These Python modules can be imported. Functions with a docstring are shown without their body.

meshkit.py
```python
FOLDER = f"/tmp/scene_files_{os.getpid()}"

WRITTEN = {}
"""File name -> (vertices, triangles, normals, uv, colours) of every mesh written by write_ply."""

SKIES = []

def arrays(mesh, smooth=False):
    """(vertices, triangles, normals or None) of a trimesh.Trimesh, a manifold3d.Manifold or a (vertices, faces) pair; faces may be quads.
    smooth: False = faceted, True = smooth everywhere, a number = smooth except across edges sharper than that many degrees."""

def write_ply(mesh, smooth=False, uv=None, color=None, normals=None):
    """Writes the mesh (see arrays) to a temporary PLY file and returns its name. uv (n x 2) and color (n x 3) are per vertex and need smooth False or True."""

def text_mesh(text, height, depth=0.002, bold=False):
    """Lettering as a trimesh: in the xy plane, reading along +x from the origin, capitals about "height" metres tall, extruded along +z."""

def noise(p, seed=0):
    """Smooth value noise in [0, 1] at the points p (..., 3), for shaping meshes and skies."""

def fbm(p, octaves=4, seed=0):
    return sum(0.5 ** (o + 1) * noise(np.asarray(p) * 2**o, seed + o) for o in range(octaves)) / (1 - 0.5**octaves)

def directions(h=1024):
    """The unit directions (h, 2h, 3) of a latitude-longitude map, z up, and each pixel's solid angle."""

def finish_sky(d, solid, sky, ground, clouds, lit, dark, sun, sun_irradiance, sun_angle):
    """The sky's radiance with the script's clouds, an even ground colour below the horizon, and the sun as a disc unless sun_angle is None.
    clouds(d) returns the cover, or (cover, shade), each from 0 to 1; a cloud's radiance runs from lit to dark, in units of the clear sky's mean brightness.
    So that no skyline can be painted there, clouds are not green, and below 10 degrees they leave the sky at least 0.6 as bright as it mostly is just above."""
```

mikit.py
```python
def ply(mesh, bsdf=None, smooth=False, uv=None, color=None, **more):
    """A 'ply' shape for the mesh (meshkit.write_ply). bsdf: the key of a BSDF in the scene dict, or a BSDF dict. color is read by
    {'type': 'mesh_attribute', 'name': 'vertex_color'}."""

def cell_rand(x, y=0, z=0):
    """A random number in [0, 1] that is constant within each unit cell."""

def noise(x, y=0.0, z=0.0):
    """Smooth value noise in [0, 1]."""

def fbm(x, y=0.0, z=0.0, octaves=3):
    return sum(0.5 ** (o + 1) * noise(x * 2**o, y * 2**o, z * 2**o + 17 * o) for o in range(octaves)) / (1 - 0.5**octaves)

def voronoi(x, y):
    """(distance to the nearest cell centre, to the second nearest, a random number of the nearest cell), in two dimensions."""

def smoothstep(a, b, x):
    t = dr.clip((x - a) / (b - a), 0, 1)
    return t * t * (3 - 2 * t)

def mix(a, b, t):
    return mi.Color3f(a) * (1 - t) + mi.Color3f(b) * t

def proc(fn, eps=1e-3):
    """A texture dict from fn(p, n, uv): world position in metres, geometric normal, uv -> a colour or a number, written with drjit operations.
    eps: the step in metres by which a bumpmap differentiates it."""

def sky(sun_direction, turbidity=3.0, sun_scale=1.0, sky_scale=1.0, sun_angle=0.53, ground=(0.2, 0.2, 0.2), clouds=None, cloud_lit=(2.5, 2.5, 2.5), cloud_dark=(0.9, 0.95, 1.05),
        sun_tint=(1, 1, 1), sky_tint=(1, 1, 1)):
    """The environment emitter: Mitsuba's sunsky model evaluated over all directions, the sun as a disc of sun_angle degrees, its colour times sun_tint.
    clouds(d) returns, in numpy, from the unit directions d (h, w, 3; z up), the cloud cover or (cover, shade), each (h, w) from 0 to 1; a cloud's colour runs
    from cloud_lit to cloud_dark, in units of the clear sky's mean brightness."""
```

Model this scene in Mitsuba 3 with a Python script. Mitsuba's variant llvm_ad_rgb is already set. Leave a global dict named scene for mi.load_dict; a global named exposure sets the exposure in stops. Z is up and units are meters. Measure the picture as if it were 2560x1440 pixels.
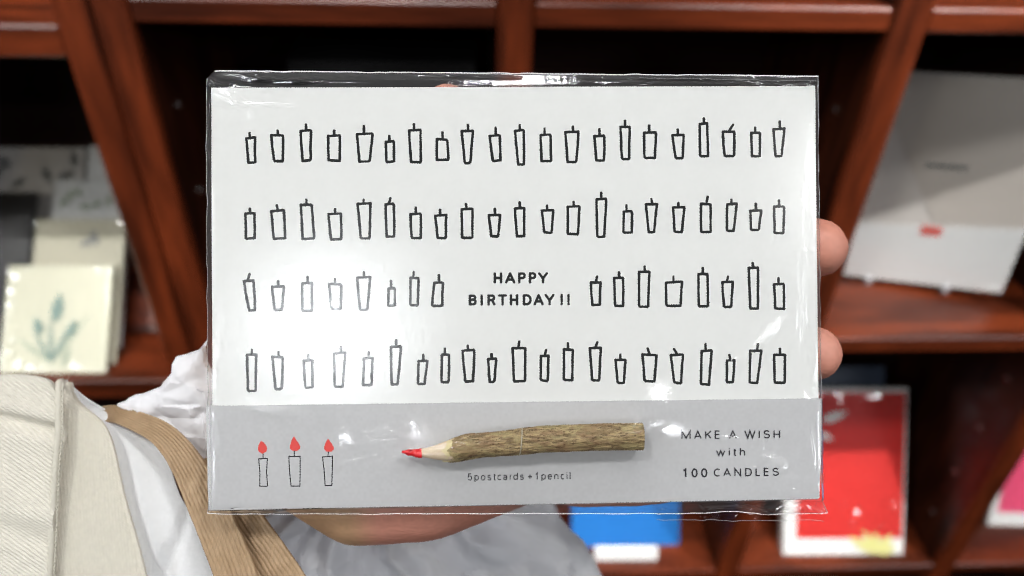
"""A boxed set of birthday postcards in a clear sleeve, held up in front of a wooden display shelf in a shop."""
import math
import numpy as np
import trimesh
import manifold3d as m3
import shapely
import shapely.geometry as sg
from shapely.ops import unary_union
from scipy.spatial import Delaunay
from scipy.interpolate import LinearNDInterpolator, CubicSpline
from scipy.ndimage import zoom as nd_zoom, gaussian_filter
import drjit as dr
import mitsuba as mi
import meshkit
import mikit
from mikit import noise, fbm, smoothstep, mix, proc

T = mi.ScalarTransform4f
rng = np.random.default_rng(7)
scene, labels = {"type": "scene"}, {}

# ------------------------------------------------------------------ camera
PITCH, ROLL, YAW = 0.62342, 0.03186, 0.06291
EYE = np.zeros(3)  # the lens is the origin: small numbers keep thin films apart
FWD = np.array([math.sin(YAW) * math.cos(PITCH), math.cos(YAW) * math.cos(PITCH), -math.sin(PITCH)])
_r0 = np.array([math.cos(YAW), -math.sin(YAW), 0.0])
_u0 = np.cross(_r0, FWD)
RIGHT = _r0 * math.cos(ROLL) + _u0 * math.sin(ROLL)
UP = -_r0 * math.sin(ROLL) + _u0 * math.cos(ROLL)
scene["camera"] = {
    "type": "thinlens", "fov": math.degrees(2 * math.atan(1280 / 1850)), "fov_axis": "x",
    "aperture_radius": 0.00135, "focus_distance": 0.1795, "near_clip": 0.01, "far_clip": 30.0,
    "to_world": T().look_at(origin=EYE.tolist(), target=(EYE + FWD).tolist(), up=UP.tolist()),
}
exposure = 0.20

# ------------------------------------------------------------------ lamps of the shop ceiling
CEILING = 1.35


def bsdf(key, d):
    scene[key] = d
    return key


def rgb(*c):
    return {"type": "rgb", "value": list(map(float, c))}


def add(key, mesh, mat, smooth=False, uv=None, color=None, **more):
    """one entry of the scene; a taken name gets the next three-digit number"""
    name, k = key, 0
    while name in scene:
        k += 1
        name = f"{key}_{k:03d}"
    scene[name] = mikit.ply(mesh, mat, smooth=smooth, uv=uv, color=color, **more)
    return name


def thing(key, label, cat, group=None, kind=None):
    name, k = key, 0
    while name in labels:
        k += 1
        name = f"{key}_{k:03d}"
    labels[name] = {"label": label, "category": cat}
    if group:
        labels[name]["group"] = group
    if kind:
        labels[name]["kind"] = kind
    return name


bsdf("lamp_rim_white", {"type": "roughplastic", "diffuse_reflectance": rgb(0.7, 0.7, 0.7), "alpha": 0.3})
bsdf("lamp_face", {"type": "diffuse", "reflectance": rgb(0.5, 0.5, 0.5)})


def downlight(x, y, r, power, tint, label):
    """a round recessed lamp: a rim and a glowing disc facing down"""
    t = thing("ceiling_lamp", label, "ceiling lamp", "lamps on the shop ceiling above the photographer")
    a = np.linspace(0, 2 * np.pi, 33)[:-1]
    ring = lambda rr, z: np.c_[x + rr * np.cos(a), y + rr * np.sin(a), np.full(32, z)]
    v = np.vstack([ring(r, CEILING), [[x, y, CEILING]]])
    i = np.arange(32)
    f = np.stack([(i + 1) % 32, i, i * 0 + 32], 1)
    L = power / (math.pi * r * r)
    add(t + "__diffuser", (v, f), "lamp_face", emitter={"type": "area", "radiance": rgb(*(L * np.array(tint)))})
    rim = trimesh.creation.annulus(r_min=r * 1.03, r_max=r * 1.25, height=0.02, sections=32)
    rim.apply_translation([x, y, CEILING + 0.006])
    add(t + "__rim", rim, "lamp_rim_white", smooth=30)


def fill_troffer(x, y, sx, sy, L, tint, label):
    """an added fill light: white tray and a glowing lens facing down"""
    t = thing("ceiling_lamp", label, "ceiling lamp", "lamps on the shop ceiling above the photographer")
    v = np.array([[x - sx, y - sy, CEILING], [x + sx, y - sy, CEILING], [x + sx, y + sy, CEILING], [x - sx, y + sy, CEILING]])
    add(t + "__diffuser", (v, np.array([[0, 2, 1], [0, 3, 2]])), "lamp_face", emitter={"type": "area", "radiance": rgb(*(L * np.array(tint)))})
    b = trimesh.creation.box((2 * sx + 0.06, 2 * sy + 0.06, 0.05))
    b.apply_translation([x, y, CEILING + 0.03])
    add(t + "__tray", b, "lamp_rim_white")


COOL, NEUT, WARM = (0.96, 1.0, 1.04), (1.0, 1.0, 0.985), (1.0, 0.86, 0.50)
LAMP = "bright round lamp in the shop ceiling, out of the picture above the photographer"
LAMPS = [  # x, y, power, tint; the first is mirrored by the card as the sheen on its left
    (-0.734, -2.072, 3.8, COOL), (-0.60, -0.30, 3.4, NEUT), (0.60, -0.25, 2.6, NEUT), (0.02, 0.10, 1.2, NEUT),
    (1.10, -1.30, 1.6, NEUT), (-1.55, -1.50, 1.6, WARM)]
for lx, ly, lp, lt in LAMPS:
    downlight(lx, ly, 0.10, lp, lt, LAMP)
FILL_TUBE = "long white fill light added in the shop ceiling to one side of the photographer"
fill_troffer(-2.5, -0.9, 0.14, 1.0, 20.0, COOL, FILL_TUBE)  # unseen side fill, added to lift the ambient light
fill_troffer(2.5, -0.9, 0.14, 1.0, 11.0, COOL, FILL_TUBE)
FILL_PANEL = "large fill light panel added far back in the shop ceiling behind the photographer"
for tx in (-3.3, 3.3):  # unseen low fill, added to brighten the shaded bag and hand
    fill_troffer(tx, -3.2, 0.6, 0.6, 15.0, COOL, FILL_PANEL)
bsdf("lamp_black", {"type": "roughplastic", "diffuse_reflectance": rgb(0.03, 0.03, 0.03), "alpha": 0.3})


def spotlight(pos, aim, power, half, tint, label):
    """a track lamp: a short black can turned towards the shelves"""
    t = thing("track_lamp", label, "spotlight", "track lamps turned towards the shelves")
    p, d = np.array(pos), np.array(aim, float) - np.array(pos)
    d /= np.linalg.norm(d)
    can = trimesh.creation.annulus(r_min=0.036, r_max=0.04, height=0.13, sections=24)
    can.apply_transform(trimesh.geometry.align_vectors([0, 0, 1], d))
    can.apply_translation(p - d * 0.02)
    add(t + "__can", can, "lamp_black", smooth=30)
    stem = trimesh.creation.cylinder(0.008, 0.12, sections=12)
    stem.apply_translation(p + [0, 0, 0.10])
    add(t + "__stem", stem, "lamp_black", smooth=30)
    scene[t + "_light"] = {"type": "spot", "to_world": T().look_at(origin=p.tolist(), target=(p + d).tolist(), up=[0.1, 0.2, 1]),
                           "intensity": rgb(*(power * np.array(tint))), "cutoff_angle": half, "beam_width": half * 0.72}


SPOT = "black track lamp in the shop ceiling, turned towards the shelves"
spotlight((1.25, 0.02, 1.28), (0.60, 0.82, -0.72), 13.5, 17, NEUT, SPOT)
spotlight((-1.15, -0.05, 1.28), (-0.56, 0.80, -0.55), 7.5, 16, NEUT, SPOT)
spotlight((0.62, 0.05, 1.28), (0.32, 0.80, -1.02), 6.5, 11, NEUT, SPOT)
spotlight((-0.25, 0.16, 1.28), (-0.05, 0.80, -0.15), 5.0, 17, NEUT, SPOT)

# ------------------------------------------------------------------ the frame of what the hand holds (millimetres; x along the card, y up the card, z out of its face)
_rv = np.array([-0.0078314063, 0.0174989856, 0.0076959652])
_an = np.linalg.norm(_rv)
_k = _rv / _an
_K = np.array([[0, -_k[2], _k[1]], [_k[2], 0, -_k[0]], [-_k[1], _k[0], 0]])
_tilt = np.eye(3) + math.sin(_an) * _K + (1 - math.cos(_an)) * _K @ _K
HELD_R = np.c_[RIGHT, UP, -FWD] @ _tilt
HELD_O = EYE + np.c_[RIGHT, UP, -FWD] @ np.array([1.188158, -1.472414, -180.8271]) / 1000


def held(v):
    return np.asarray(v, float) @ HELD_R.T / 1000 + HELD_O


def hadd(key, mesh, mat, smooth=False, **k):
    """add() for a mesh given in millimetres of the held frame"""
    if hasattr(mesh, "vertices"):
        v, f = np.asarray(mesh.vertices), np.asarray(mesh.faces)
    else:
        v, f = mesh
    return add(key, (held(v), f), mat, smooth, **k)


_RT = HELD_R.T


def local(p):
    """a world point in the held frame, in millimetres (for materials)"""
    q = [p.x - HELD_O[0], p.y - HELD_O[1], p.z - HELD_O[2]]
    return [1000 * (float(_RT[i, 0]) * q[0] + float(_RT[i, 1]) * q[1] + float(_RT[i, 2]) * q[2]) for i in range(3)]


# ------------------------------------------------------------------ materials
def principled(key, color, rough=0.5, spec=0.5, bump=None, scale=1.0, two=True, **k):
    c = proc(color) if callable(color) else rgb(*color)
    d = {"type": "principled", "base_color": c, "roughness": rough, "specular": spec, **k}
    if bump:
        d = {"type": "bumpmap", "arbitrary": proc(bump, 2e-4), "scale": scale, "bsdf": d}
    return bsdf(key, {"type": "twosided", "bsdf": d} if two else d)


def wood_along(axis):
    def fn(p, n, uv):
        c = [p.x, p.y, p.z]
        c[axis] = c[axis] * 0.12
        g = fbm(c[0] * 55, c[1] * 55, c[2] * 55, 4)
        s = noise(c[0] * 260 + 3 * g, c[1] * 260, c[2] * 260)
        big = fbm(p.x * 6 + 3, p.y * 6, p.z * 6, 2)
        a = mix((0.045, 0.0080, 0.0024), (0.158, 0.0275, 0.0073), smoothstep(0.25, 0.75, g))
        return a * (0.72 + 0.28 * s) * (0.72 + 0.56 * big)
    return fn


for nm, ax in (("wood_x", 0), ("wood_z", 2), ("wood_y", 1)):
    principled(nm, wood_along(ax), 0.36, 0.35, clearcoat=0.25, clearcoat_gloss=0.85)
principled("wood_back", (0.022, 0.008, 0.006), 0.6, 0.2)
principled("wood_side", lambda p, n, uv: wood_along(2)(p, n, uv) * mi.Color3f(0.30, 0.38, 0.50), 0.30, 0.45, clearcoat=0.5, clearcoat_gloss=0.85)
principled("steel", (0.6, 0.6, 0.62), 0.25, 0.5, metallic=1.0)


def paper_fn(base, amt):
    def fn(p, n, uv):
        x, y, z = local(p)
        return mi.Color3f(base) * (1 - amt + 2 * amt * fbm(x * 1.4, y * 1.4, z, 3))
    return fn


def sheen_bump(p, n, uv):
    x, y, z = local(p)
    return 0.000011 * noise(x * 1.2, y * 1.2, z) + 0.000006 * noise(x * 2.7 + 9, y * 2.7, z)


bsdf("card_white", {"type": "bumpmap", "arbitrary": proc(sheen_bump, 5e-5), "scale": 1.0,
                    "bsdf": {"type": "roughplastic", "diffuse_reflectance": proc(paper_fn((0.80, 0.805, 0.79), 0.012)), "alpha": 0.05, "int_ior": 1.75}})
bsdf("ink", {"type": "bumpmap", "arbitrary": proc(sheen_bump, 5e-5), "scale": 1.0,
             "bsdf": {"type": "roughplastic", "diffuse_reflectance": rgb(0.028, 0.03, 0.031), "alpha": 0.05, "int_ior": 1.75}})
bsdf("ink_grey", {"type": "roughplastic", "diffuse_reflectance": rgb(0.03, 0.031, 0.038), "alpha": 0.2, "int_ior": 1.4})
bsdf("flame_red", {"type": "roughplastic", "diffuse_reflectance": rgb(0.74, 0.085, 0.075), "alpha": 0.2, "int_ior": 1.4})
principled("band_paper", paper_fn((0.505, 0.504, 0.512), 0.05), 0.55, 0.35)
bsdf("film", {"type": "thindielectric", "int_ior": 1.5})
bsdf("film_hazy", {"type": "blendbsdf", "weight": 0.036, "a": {"type": "thindielectric", "int_ior": 1.5},
                   "b": {"type": "twosided", "bsdf": {"type": "diffuse", "reflectance": rgb(0.85, 0.85, 0.87)}}})
bsdf("film_edge_faint", {"type": "twosided", "bsdf": {"type": "principled", "base_color": rgb(0.30, 0.30, 0.31), "roughness": 0.2, "specular": 0.9}})
bsdf("film_edge", {"type": "twosided", "bsdf": {"type": "principled", "base_color": rgb(0.80, 0.80, 0.81), "roughness": 0.2, "specular": 0.9}})  # white base carries the shine along a clear edge


# ------------------------------------------------------------------ mesh tools
def box_mesh(x0, x1, y0, y1, z0, z1, ch=0.0015):
    """a box with chamfered edges"""
    c = np.array([(x0 + x1) / 2, (y0 + y1) / 2, (z0 + z1) / 2])
    h = np.array([x1 - x0, y1 - y0, z1 - z0]) / 2
    ch = min(ch, h.min() * 0.6)
    pts = []
    for s in np.array(np.meshgrid([-1, 1], [-1, 1], [-1, 1])).T.reshape(-1, 3):
        for a in range(3):
            q = s * h - s * ch
            q[a] = s[a] * h[a]
            pts.append(c + q)
    return trimesh.convex.convex_hull(np.array(pts))


def grid_faces(nu, nv, off=0):
    i, j = np.meshgrid(np.arange(nu - 1), np.arange(nv - 1), indexing="ij")
    a = (i * nv + j).ravel() + off
    return np.vstack([np.c_[a, a + nv, a + nv + 1], np.c_[a, a + nv + 1, a + 1]])


def tube(path, rad, n=8, closed=False):
    """a tube along a polyline, radius per point"""
    P = np.asarray(path, float)
    r = np.broadcast_to(np.asarray(rad, float), (len(P),))
    d = np.gradient(P, axis=0)
    d /= np.linalg.norm(d, axis=1, keepdims=True) + 1e-12
    a = np.array([0, 0, 1.0]) if abs(d[:, 2]).max() < 0.9 else np.array([0.3, 1.0, 0.1])
    u = np.cross(d, a)
    u /= np.linalg.norm(u, axis=1, keepdims=True)
    w = np.cross(d, u)
    t = np.linspace(0, 2 * np.pi, n + 1)[:-1]
    V = P[:, None] + r[:, None, None] * (np.cos(t)[None, :, None] * u[:, None] + np.sin(t)[None, :, None] * w[:, None])
    V = V.reshape(-1, 3)
    F = []
    for i in range(len(P) - 1):
        for k in range(n):
            a0, a1 = i * n + k, i * n + (k + 1) % n
            F += [[a0, a1, a1 + n], [a0, a1 + n, a0 + n]]
    V = np.vstack([V, P[0], P[-1]])
    for k in range(n):
        F.append([len(V) - 2, (k + 1) % n, k])
        b = (len(P) - 1) * n
        F.append([len(V) - 1, b + k, b + (k + 1) % n])
    return V, np.array(F)[:, ::-1]


def join(ms):
    return trimesh.util.concatenate([m if hasattr(m, "vertices") else trimesh.Trimesh(*m, process=False) for m in ms])


def flat_print(shape, z, depth=0.02):
    """a printed figure: a 2-D shape laid on a surface as a film of ink"""
    gs = getattr(shape, "geoms", [shape])
    ms = [trimesh.creation.extrude_polygon(g, depth, engine="earcut") for g in gs if g.area > 1e-9]
    m = trimesh.util.concatenate(ms)
    m.apply_translation([0, 0, z])
    return m


def arc(cx, cy, rx, ry, a0, a1, n=14):
    t = np.radians(np.linspace(a0, a1, n))
    return list(zip(cx + rx * np.cos(t), cy + ry * np.sin(t)))


# single-stroke letters in a unit box (x 0..1, y 0..1); lower-case ones carry their own height
GLYPH = {
    "H": [[(0, 0), (0, 1)], [(1, 0), (1, 1)], [(0, .5), (1, .5)]],
    "A": [[(0, 0), (.5, 1), (1, 0)], [(.2, .3), (.8, .3)]],
    "P": [[(0, 0), (0, 1), (.55, 1)] + arc(.55, .74, .45, .26, 90, -90) + [(0, .48)]],
    "Y": [[(0, 1), (.5, .42), (1, 1)], [(.5, .42), (.5, 0)]],
    "B": [[(0, 0), (0, 1), (.5, 1)] + arc(.55, .77, .38, .23, 90, -90) + [(0, .54)], [(.5, .54)] + arc(.58, .27, .42, .27, 90, -90) + [(0, 0)]],
    "I": [[(.5, 0), (.5, 1)]],
    "R": [[(0, 0), (0, 1), (.55, 1)] + arc(.55, .75, .42, .25, 90, -90) + [(0, .5)], [(.6, .48), (1, 0)]],
    "T": [[(0, 1), (1, 1)], [(.5, 1), (.5, 0)]],
    "D": [[(0, 0), (0, 1), (.42, 1)] + arc(.42, .5, .58, .5, 90, -90) + [(0, 0)]],
    "!": [[(.5, .3), (.5, 1)], [(.5, 0), (.5, .02)]],
    "M": [[(0, 0), (0, 1), (.5, .05), (1, 1), (1, 0)]],
    "K": [[(0, 0), (0, 1)], [(1, 1), (0, .38)], [(.36, .6), (1, 0)]],
    "E": [[(1, 1), (0, 1), (0, 0), (1, 0)], [(0, .53), (.92, .53)]],
    "W": [[(0, 1), (.27, 0), (.5, 1), (.73, 0), (1, 1)]],
    "S": [arc(.5, .76, .46, .24, 20, 270) + arc(.5, .26, .5, .26, 90, -160)],
    "C": [arc(.52, .5, .52, .5, 48, 312, 24)],
    "N": [[(0, 0), (0, 1), (1, 0), (1, 1)]],
    "L": [[(0, 1), (0, 0), (1, 0)]],
    "1": [[(0, .8), (.85, 1), (.85, 0)]],
    "0": [arc(.5, .5, .5, .5, 0, 360, 32)],
    "5": [[(.92, 1), (.1, 1), (.03, .52)] + arc(.48, .34, .52, .34, 130, -145, 20)],
    "+": [[(0, .42), (1, .42)], [(.5, .06), (.5, .78)]],
    "w": [[(0, .7), (.26, 0), (.5, .68), (.74, 0), (1, .7)]],
    "i": [[(.5, 0), (.5, .7)], [(.5, .93), (.5, 1.05)]],
    "t": [[(.38, .93), (.38, .16)] + arc(.62, .16, .24, .16, 180, 280, 6) + [(.95, 0)], [(0, .7), (.95, .7)]],
    "h": [[(0, 0), (0, 1.05)], [(0, .4)] + arc(.5, .4, .5, .3, 170, 0) + [(1, 0)]],
    "p": [[(0, .74), (0, -.3)], arc(.5, .36, .5, .37, 180, 540, 24)],
    "o": [arc(.5, .36, .5, .37, 0, 360, 24)],
    "s": [arc(.5, .54, .42, .19, 25, 250) + arc(.5, .18, .5, .19, 75, -155)],
    "c": [arc(.54, .36, .54, .37, 48, 312, 20)],
    "a": [[(.1, .56)] + arc(.5, .5, .42, .23, 150, 0) + [(.92, 0)], arc(.48, .2, .46, .21, 40, 330, 18)],
    "r": [[(.1, 0), (.1, .73)], [(.1, .45)] + arc(.75, .42, .65, .3, 170, 85, 8)],
    "d": [[(1, 0), (1, 1.08)], arc(.5, .36, .5, .37, 0, 360, 24)],
    "e": [[(.03, .38), (.98, .38)] + arc(.5, .36, .5, .37, 4, 315, 22)],
    "n": [[(0, 0), (0, .73)], [(0, .42)] + arc(.5, .42, .5, .31, 170, 0) + [(1, 0)]],
    "l": [[(.5, 0), (.5, 1.08)]],
}


def lettering(rows, stroke, round_caps):
    out = []
    for ch, x0, x1, y0, y1 in rows:
        e = stroke / 2
        w, h = max(x1 - x0 - stroke, 0.0), y1 - y0 - stroke
        for line in GLYPH[ch]:
            pts = [(x0 + e + w * a, y0 + e + h * b) for a, b in line]
            out.append(sg.LineString(pts).buffer(e, cap_style="round" if round_caps else "flat", join_style="round" if round_caps else "mitre", quad_segs=5))
    return unary_union(out)


def crumple(X, Y, pts_n, amp, seed, box):
    """a faceted crumpled sheet: heights interpolated over a random triangulation"""
    g = np.random.default_rng(seed)
    P = np.c_[g.uniform(box[0] - 10, box[1] + 10, pts_n), g.uniform(box[2] - 10, box[3] + 10, pts_n)]
    return LinearNDInterpolator(P, g.uniform(-amp, amp, pts_n), fill_value=0.0)(X, Y)


def loft(c0, c1, z0, z1, bulge, nu, nv, relief=None, top=None, depth=20.0, zmod=None):
    """cloth between two edge curves (polylines, top to bottom) that wraps round an arm: a front face bulging towards +z and a back face, closed"""
    def resample(c, n):
        c = np.asarray(c, float)
        s = np.r_[0, np.cumsum(np.linalg.norm(np.diff(c, axis=0), axis=1))]
        cs = CubicSpline(s, c)
        return cs(np.linspace(0, s[-1], n))
    A, B = resample(c0, nv), resample(c1, nv)
    tu = np.linspace(0, 1, nu)
    tv = np.linspace(0, 1, nv)
    XY = A[None] * (1 - tu[:, None, None]) + B[None] * tu[:, None, None]
    if top is not None:  # lift the upper rim to follow a curved outline
        tp = resample(top, nu)
        XY = XY + (tp - XY[:, 0])[:, None, :] * np.clip(1 - tv * 4, 0, 1)[None, :, None] ** 2
    z = (z0 * (1 - tu) + z1 * tu)[:, None] + bulge * np.sin(np.pi * np.clip(tv * 0.8, 0, 1)) [None] ** 0.6
    if zmod is not None:
        z = z + zmod(XY[..., 0], XY[..., 1], tu[:, None], tv[None])
    front = np.dstack([XY, z])
    if relief is not None:
        front[..., 2] += relief(XY[..., 0], XY[..., 1], tu[:, None], tv[None])
    k = 12
    swell = (1 - tu)[:, None]  # thin at the open rim
    back = np.dstack([XY[::1, :], z - 0.5 - depth * swell * np.sin(np.pi * np.clip(tv * 0.8, 0, 1))[None] ** 0.6])[::1, ::k]
    nb = back.shape[1]
    V = np.vstack([front.reshape(-1, 3), back.reshape(-1, 3)])
    F = grid_faces(nu, nv)
    off = nu * nv
    Fb = grid_faces(nu, nb, off)[:, ::-1]
    S = []
    for i in range(nu - 1):  # the upper rim
        a, b = i * nv, off + i * nb
        S += [[a, b, b + nb], [a, b + nb, a + nv]]
    for i in (0, nu - 1):  # the two ends
        for j in range(nb - 1):
            a = [i * nv + j * k + q for q in range(k + 1)]
            b0, b1 = off + i * nb + j, off + i * nb + j + 1
            for q in range(k):
                S.append([a[q], a[q + 1], b0] if i == 0 else [a[q + 1], a[q], b0])
            S.append([a[-1], b1, b0] if i == 0 else [b1, a[-1], b0])
    return V, np.vstack([F, Fb, np.array(S)])


def pillow(poly, z0, bulge, rim, step, relief=None, thick=0.4, seed=1):
    """a puffed body with the outline of a polygon: front z0 + bulge, back below it, meeting along the outline"""
    pg = sg.Polygon(poly).buffer(0)
    ring = pg.exterior
    bs = np.array([ring.interpolate(d).coords[0] for d in np.arange(0, ring.length, step)])
    x0, y0, x1, y1 = pg.bounds
    g = np.random.default_rng(seed)
    X, Y = np.meshgrid(np.arange(x0, x1, step), np.arange(y0, y1, step))
    P = np.c_[X.ravel(), Y.ravel()] + g.uniform(-0.2, 0.2, (X.size, 2)) * step
    inside = shapely.contains_xy(pg.buffer(-0.6 * step), P[:, 0], P[:, 1])
    P = np.vstack([bs, P[inside]])
    D = Delaunay(P).simplices
    c = P[D].mean(1)
    D = D[shapely.contains_xy(pg, c[:, 0], c[:, 1])]
    a = P[D]
    area = (a[:, 1, 0] - a[:, 0, 0]) * (a[:, 2, 1] - a[:, 0, 1]) - (a[:, 1, 1] - a[:, 0, 1]) * (a[:, 2, 0] - a[:, 0, 0])
    D[area < 0] = D[area < 0][:, ::-1]
    d = shapely.distance(shapely.points(P), ring)
    lift = np.sqrt(np.clip(1 - (1 - np.clip(d / rim, 0, 1)) ** 2, 0, 1))
    base = z0(P[:, 0], P[:, 1]) if callable(z0) else np.full(len(P), float(z0))
    r = relief(P[:, 0], P[:, 1]) if relief else 0
    front = np.c_[P, base + lift * bulge + r * np.clip(d / (0.25 * rim), 0.25, 1)]
    back = np.c_[P, base - thick - lift * bulge * 0.6 + r * np.clip(d / (0.25 * rim), 0.25, 1)]
    n, nb = len(P), len(bs)
    i = np.arange(nb)
    side = np.vstack([np.c_[i, n + i, n + (i + 1) % nb], np.c_[i, n + (i + 1) % nb, (i + 1) % nb]])
    area = 0.5 * np.sum(bs[:, 0] * np.roll(bs[:, 1], -1) - np.roll(bs[:, 0], -1) * bs[:, 1])
    if area < 0:
        side = side[:, ::-1]
    return np.vstack([front, back]), np.vstack([D, D[:, ::-1] + n, side])


# ------------------------------------------------------------------ the display shelf (metres; its front plane is y = FRONT)
FRONT, BACK = 0.72, 1.03
ZT, ZB = 0.45, -1.45


def zz(z):
    return z


def upright(t, x0, x1):
    """one standing side board of the unit, with its row of shelf pins"""
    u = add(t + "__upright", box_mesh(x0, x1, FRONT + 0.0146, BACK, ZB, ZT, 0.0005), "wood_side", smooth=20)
    add(u + "__edge_strip", box_mesh(x0 - 0.0005, x1 + 0.0005, FRONT, FRONT + 0.0145, ZB, ZT, 0.003), "wood_z", smooth=20)
    for x, s in ((x0, -1), (x1, 1)):
        for k in range(-2, 12):
            pin = trimesh.creation.icosphere(2, 0.0045)
            pin.vertices *= [0.45, 1, 1]
            pin.apply_translation([x + s * 0.0012, 0.781, zz(-0.212 - 0.104 * k)])
            add(u + "__shelf_pin", pin, "steel", smooth=True)
    return u


def shelf(t, x0, x1, ztop, th=0.024, key="__shelf"):
    return add(t + key, box_mesh(x0 + 0.0006, x1 - 0.0006, FRONT + 0.003, BACK - 0.012, zz(ztop) - th, zz(ztop), 0.0025), "wood_x", smooth=20)


left_unit = thing("display_shelf", "dark red-brown wooden display shelf at the left edge, holding the cream flower card", "shelf")
upright(left_unit, -0.387, -0.3545)
upright(left_unit, -0.764, -0.731)
upright(left_unit, -1.141, -1.108)
for a, b in ((-0.731, -0.387), (-1.108, -0.764)):
    for z in (-0.216, -0.665, -1.115):
        shelf(left_unit, a, b, z, 0.031)
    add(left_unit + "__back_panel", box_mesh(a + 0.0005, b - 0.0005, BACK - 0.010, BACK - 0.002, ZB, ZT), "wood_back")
main_unit = thing("display_shelf", "wide red-brown wooden display shelf of several bays behind the held card set", "shelf")
for a, b in ((-0.3515, -0.319), (0.024, 0.058), (0.410, 0.446), (0.792, 0.826), (1.172, 1.206)):
    upright(main_unit, a, b)
for a, b in ((-0.319, 0.024), (0.058, 0.410), (0.446, 0.792), (0.826, 1.172)):
    for z in (-0.189, -0.605, -1.115):
        shelf(main_unit, a, b, z)
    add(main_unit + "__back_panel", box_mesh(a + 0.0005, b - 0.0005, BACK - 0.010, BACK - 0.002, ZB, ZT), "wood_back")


# ------------------------------------------------------------------ goods on the shelves
def flat_mat(key, c, rough=0.5):
    return principled(key, c, rough, 0.4)


flat_mat("paper_cream", (0.66, 0.64, 0.50))
flat_mat("paper_beige", (0.50, 0.47, 0.36))
flat_mat("paper_stone", (0.74, 0.74, 0.72))
flat_mat("paper_grey", (0.62, 0.585, 0.55))
flat_mat("paper_shaded", (0.54, 0.495, 0.45))  # folder paper with the shelf shade in its colour
flat_mat("paper_lit", (0.70, 0.70, 0.69))  # the same folder paper in its lit tone
flat_mat("paper_black", (0.018, 0.018, 0.018))
flat_mat("paper_red", (0.60, 0.030, 0.025))
flat_mat("paper_coral", (0.62, 0.13, 0.11))
flat_mat("paper_deep_red", (0.16, 0.008, 0.010))
flat_mat("paper_blue", (0.014, 0.155, 0.46))
flat_mat("paper_navy", (0.03, 0.045, 0.075))
flat_mat("paper_pink", (0.75, 0.09, 0.19))
flat_mat("paper_white", (0.78, 0.78, 0.76))
flat_mat("paper_yellow", (0.68, 0.65, 0.27))
flat_mat("print_teal", (0.22, 0.31, 0.27))
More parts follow.
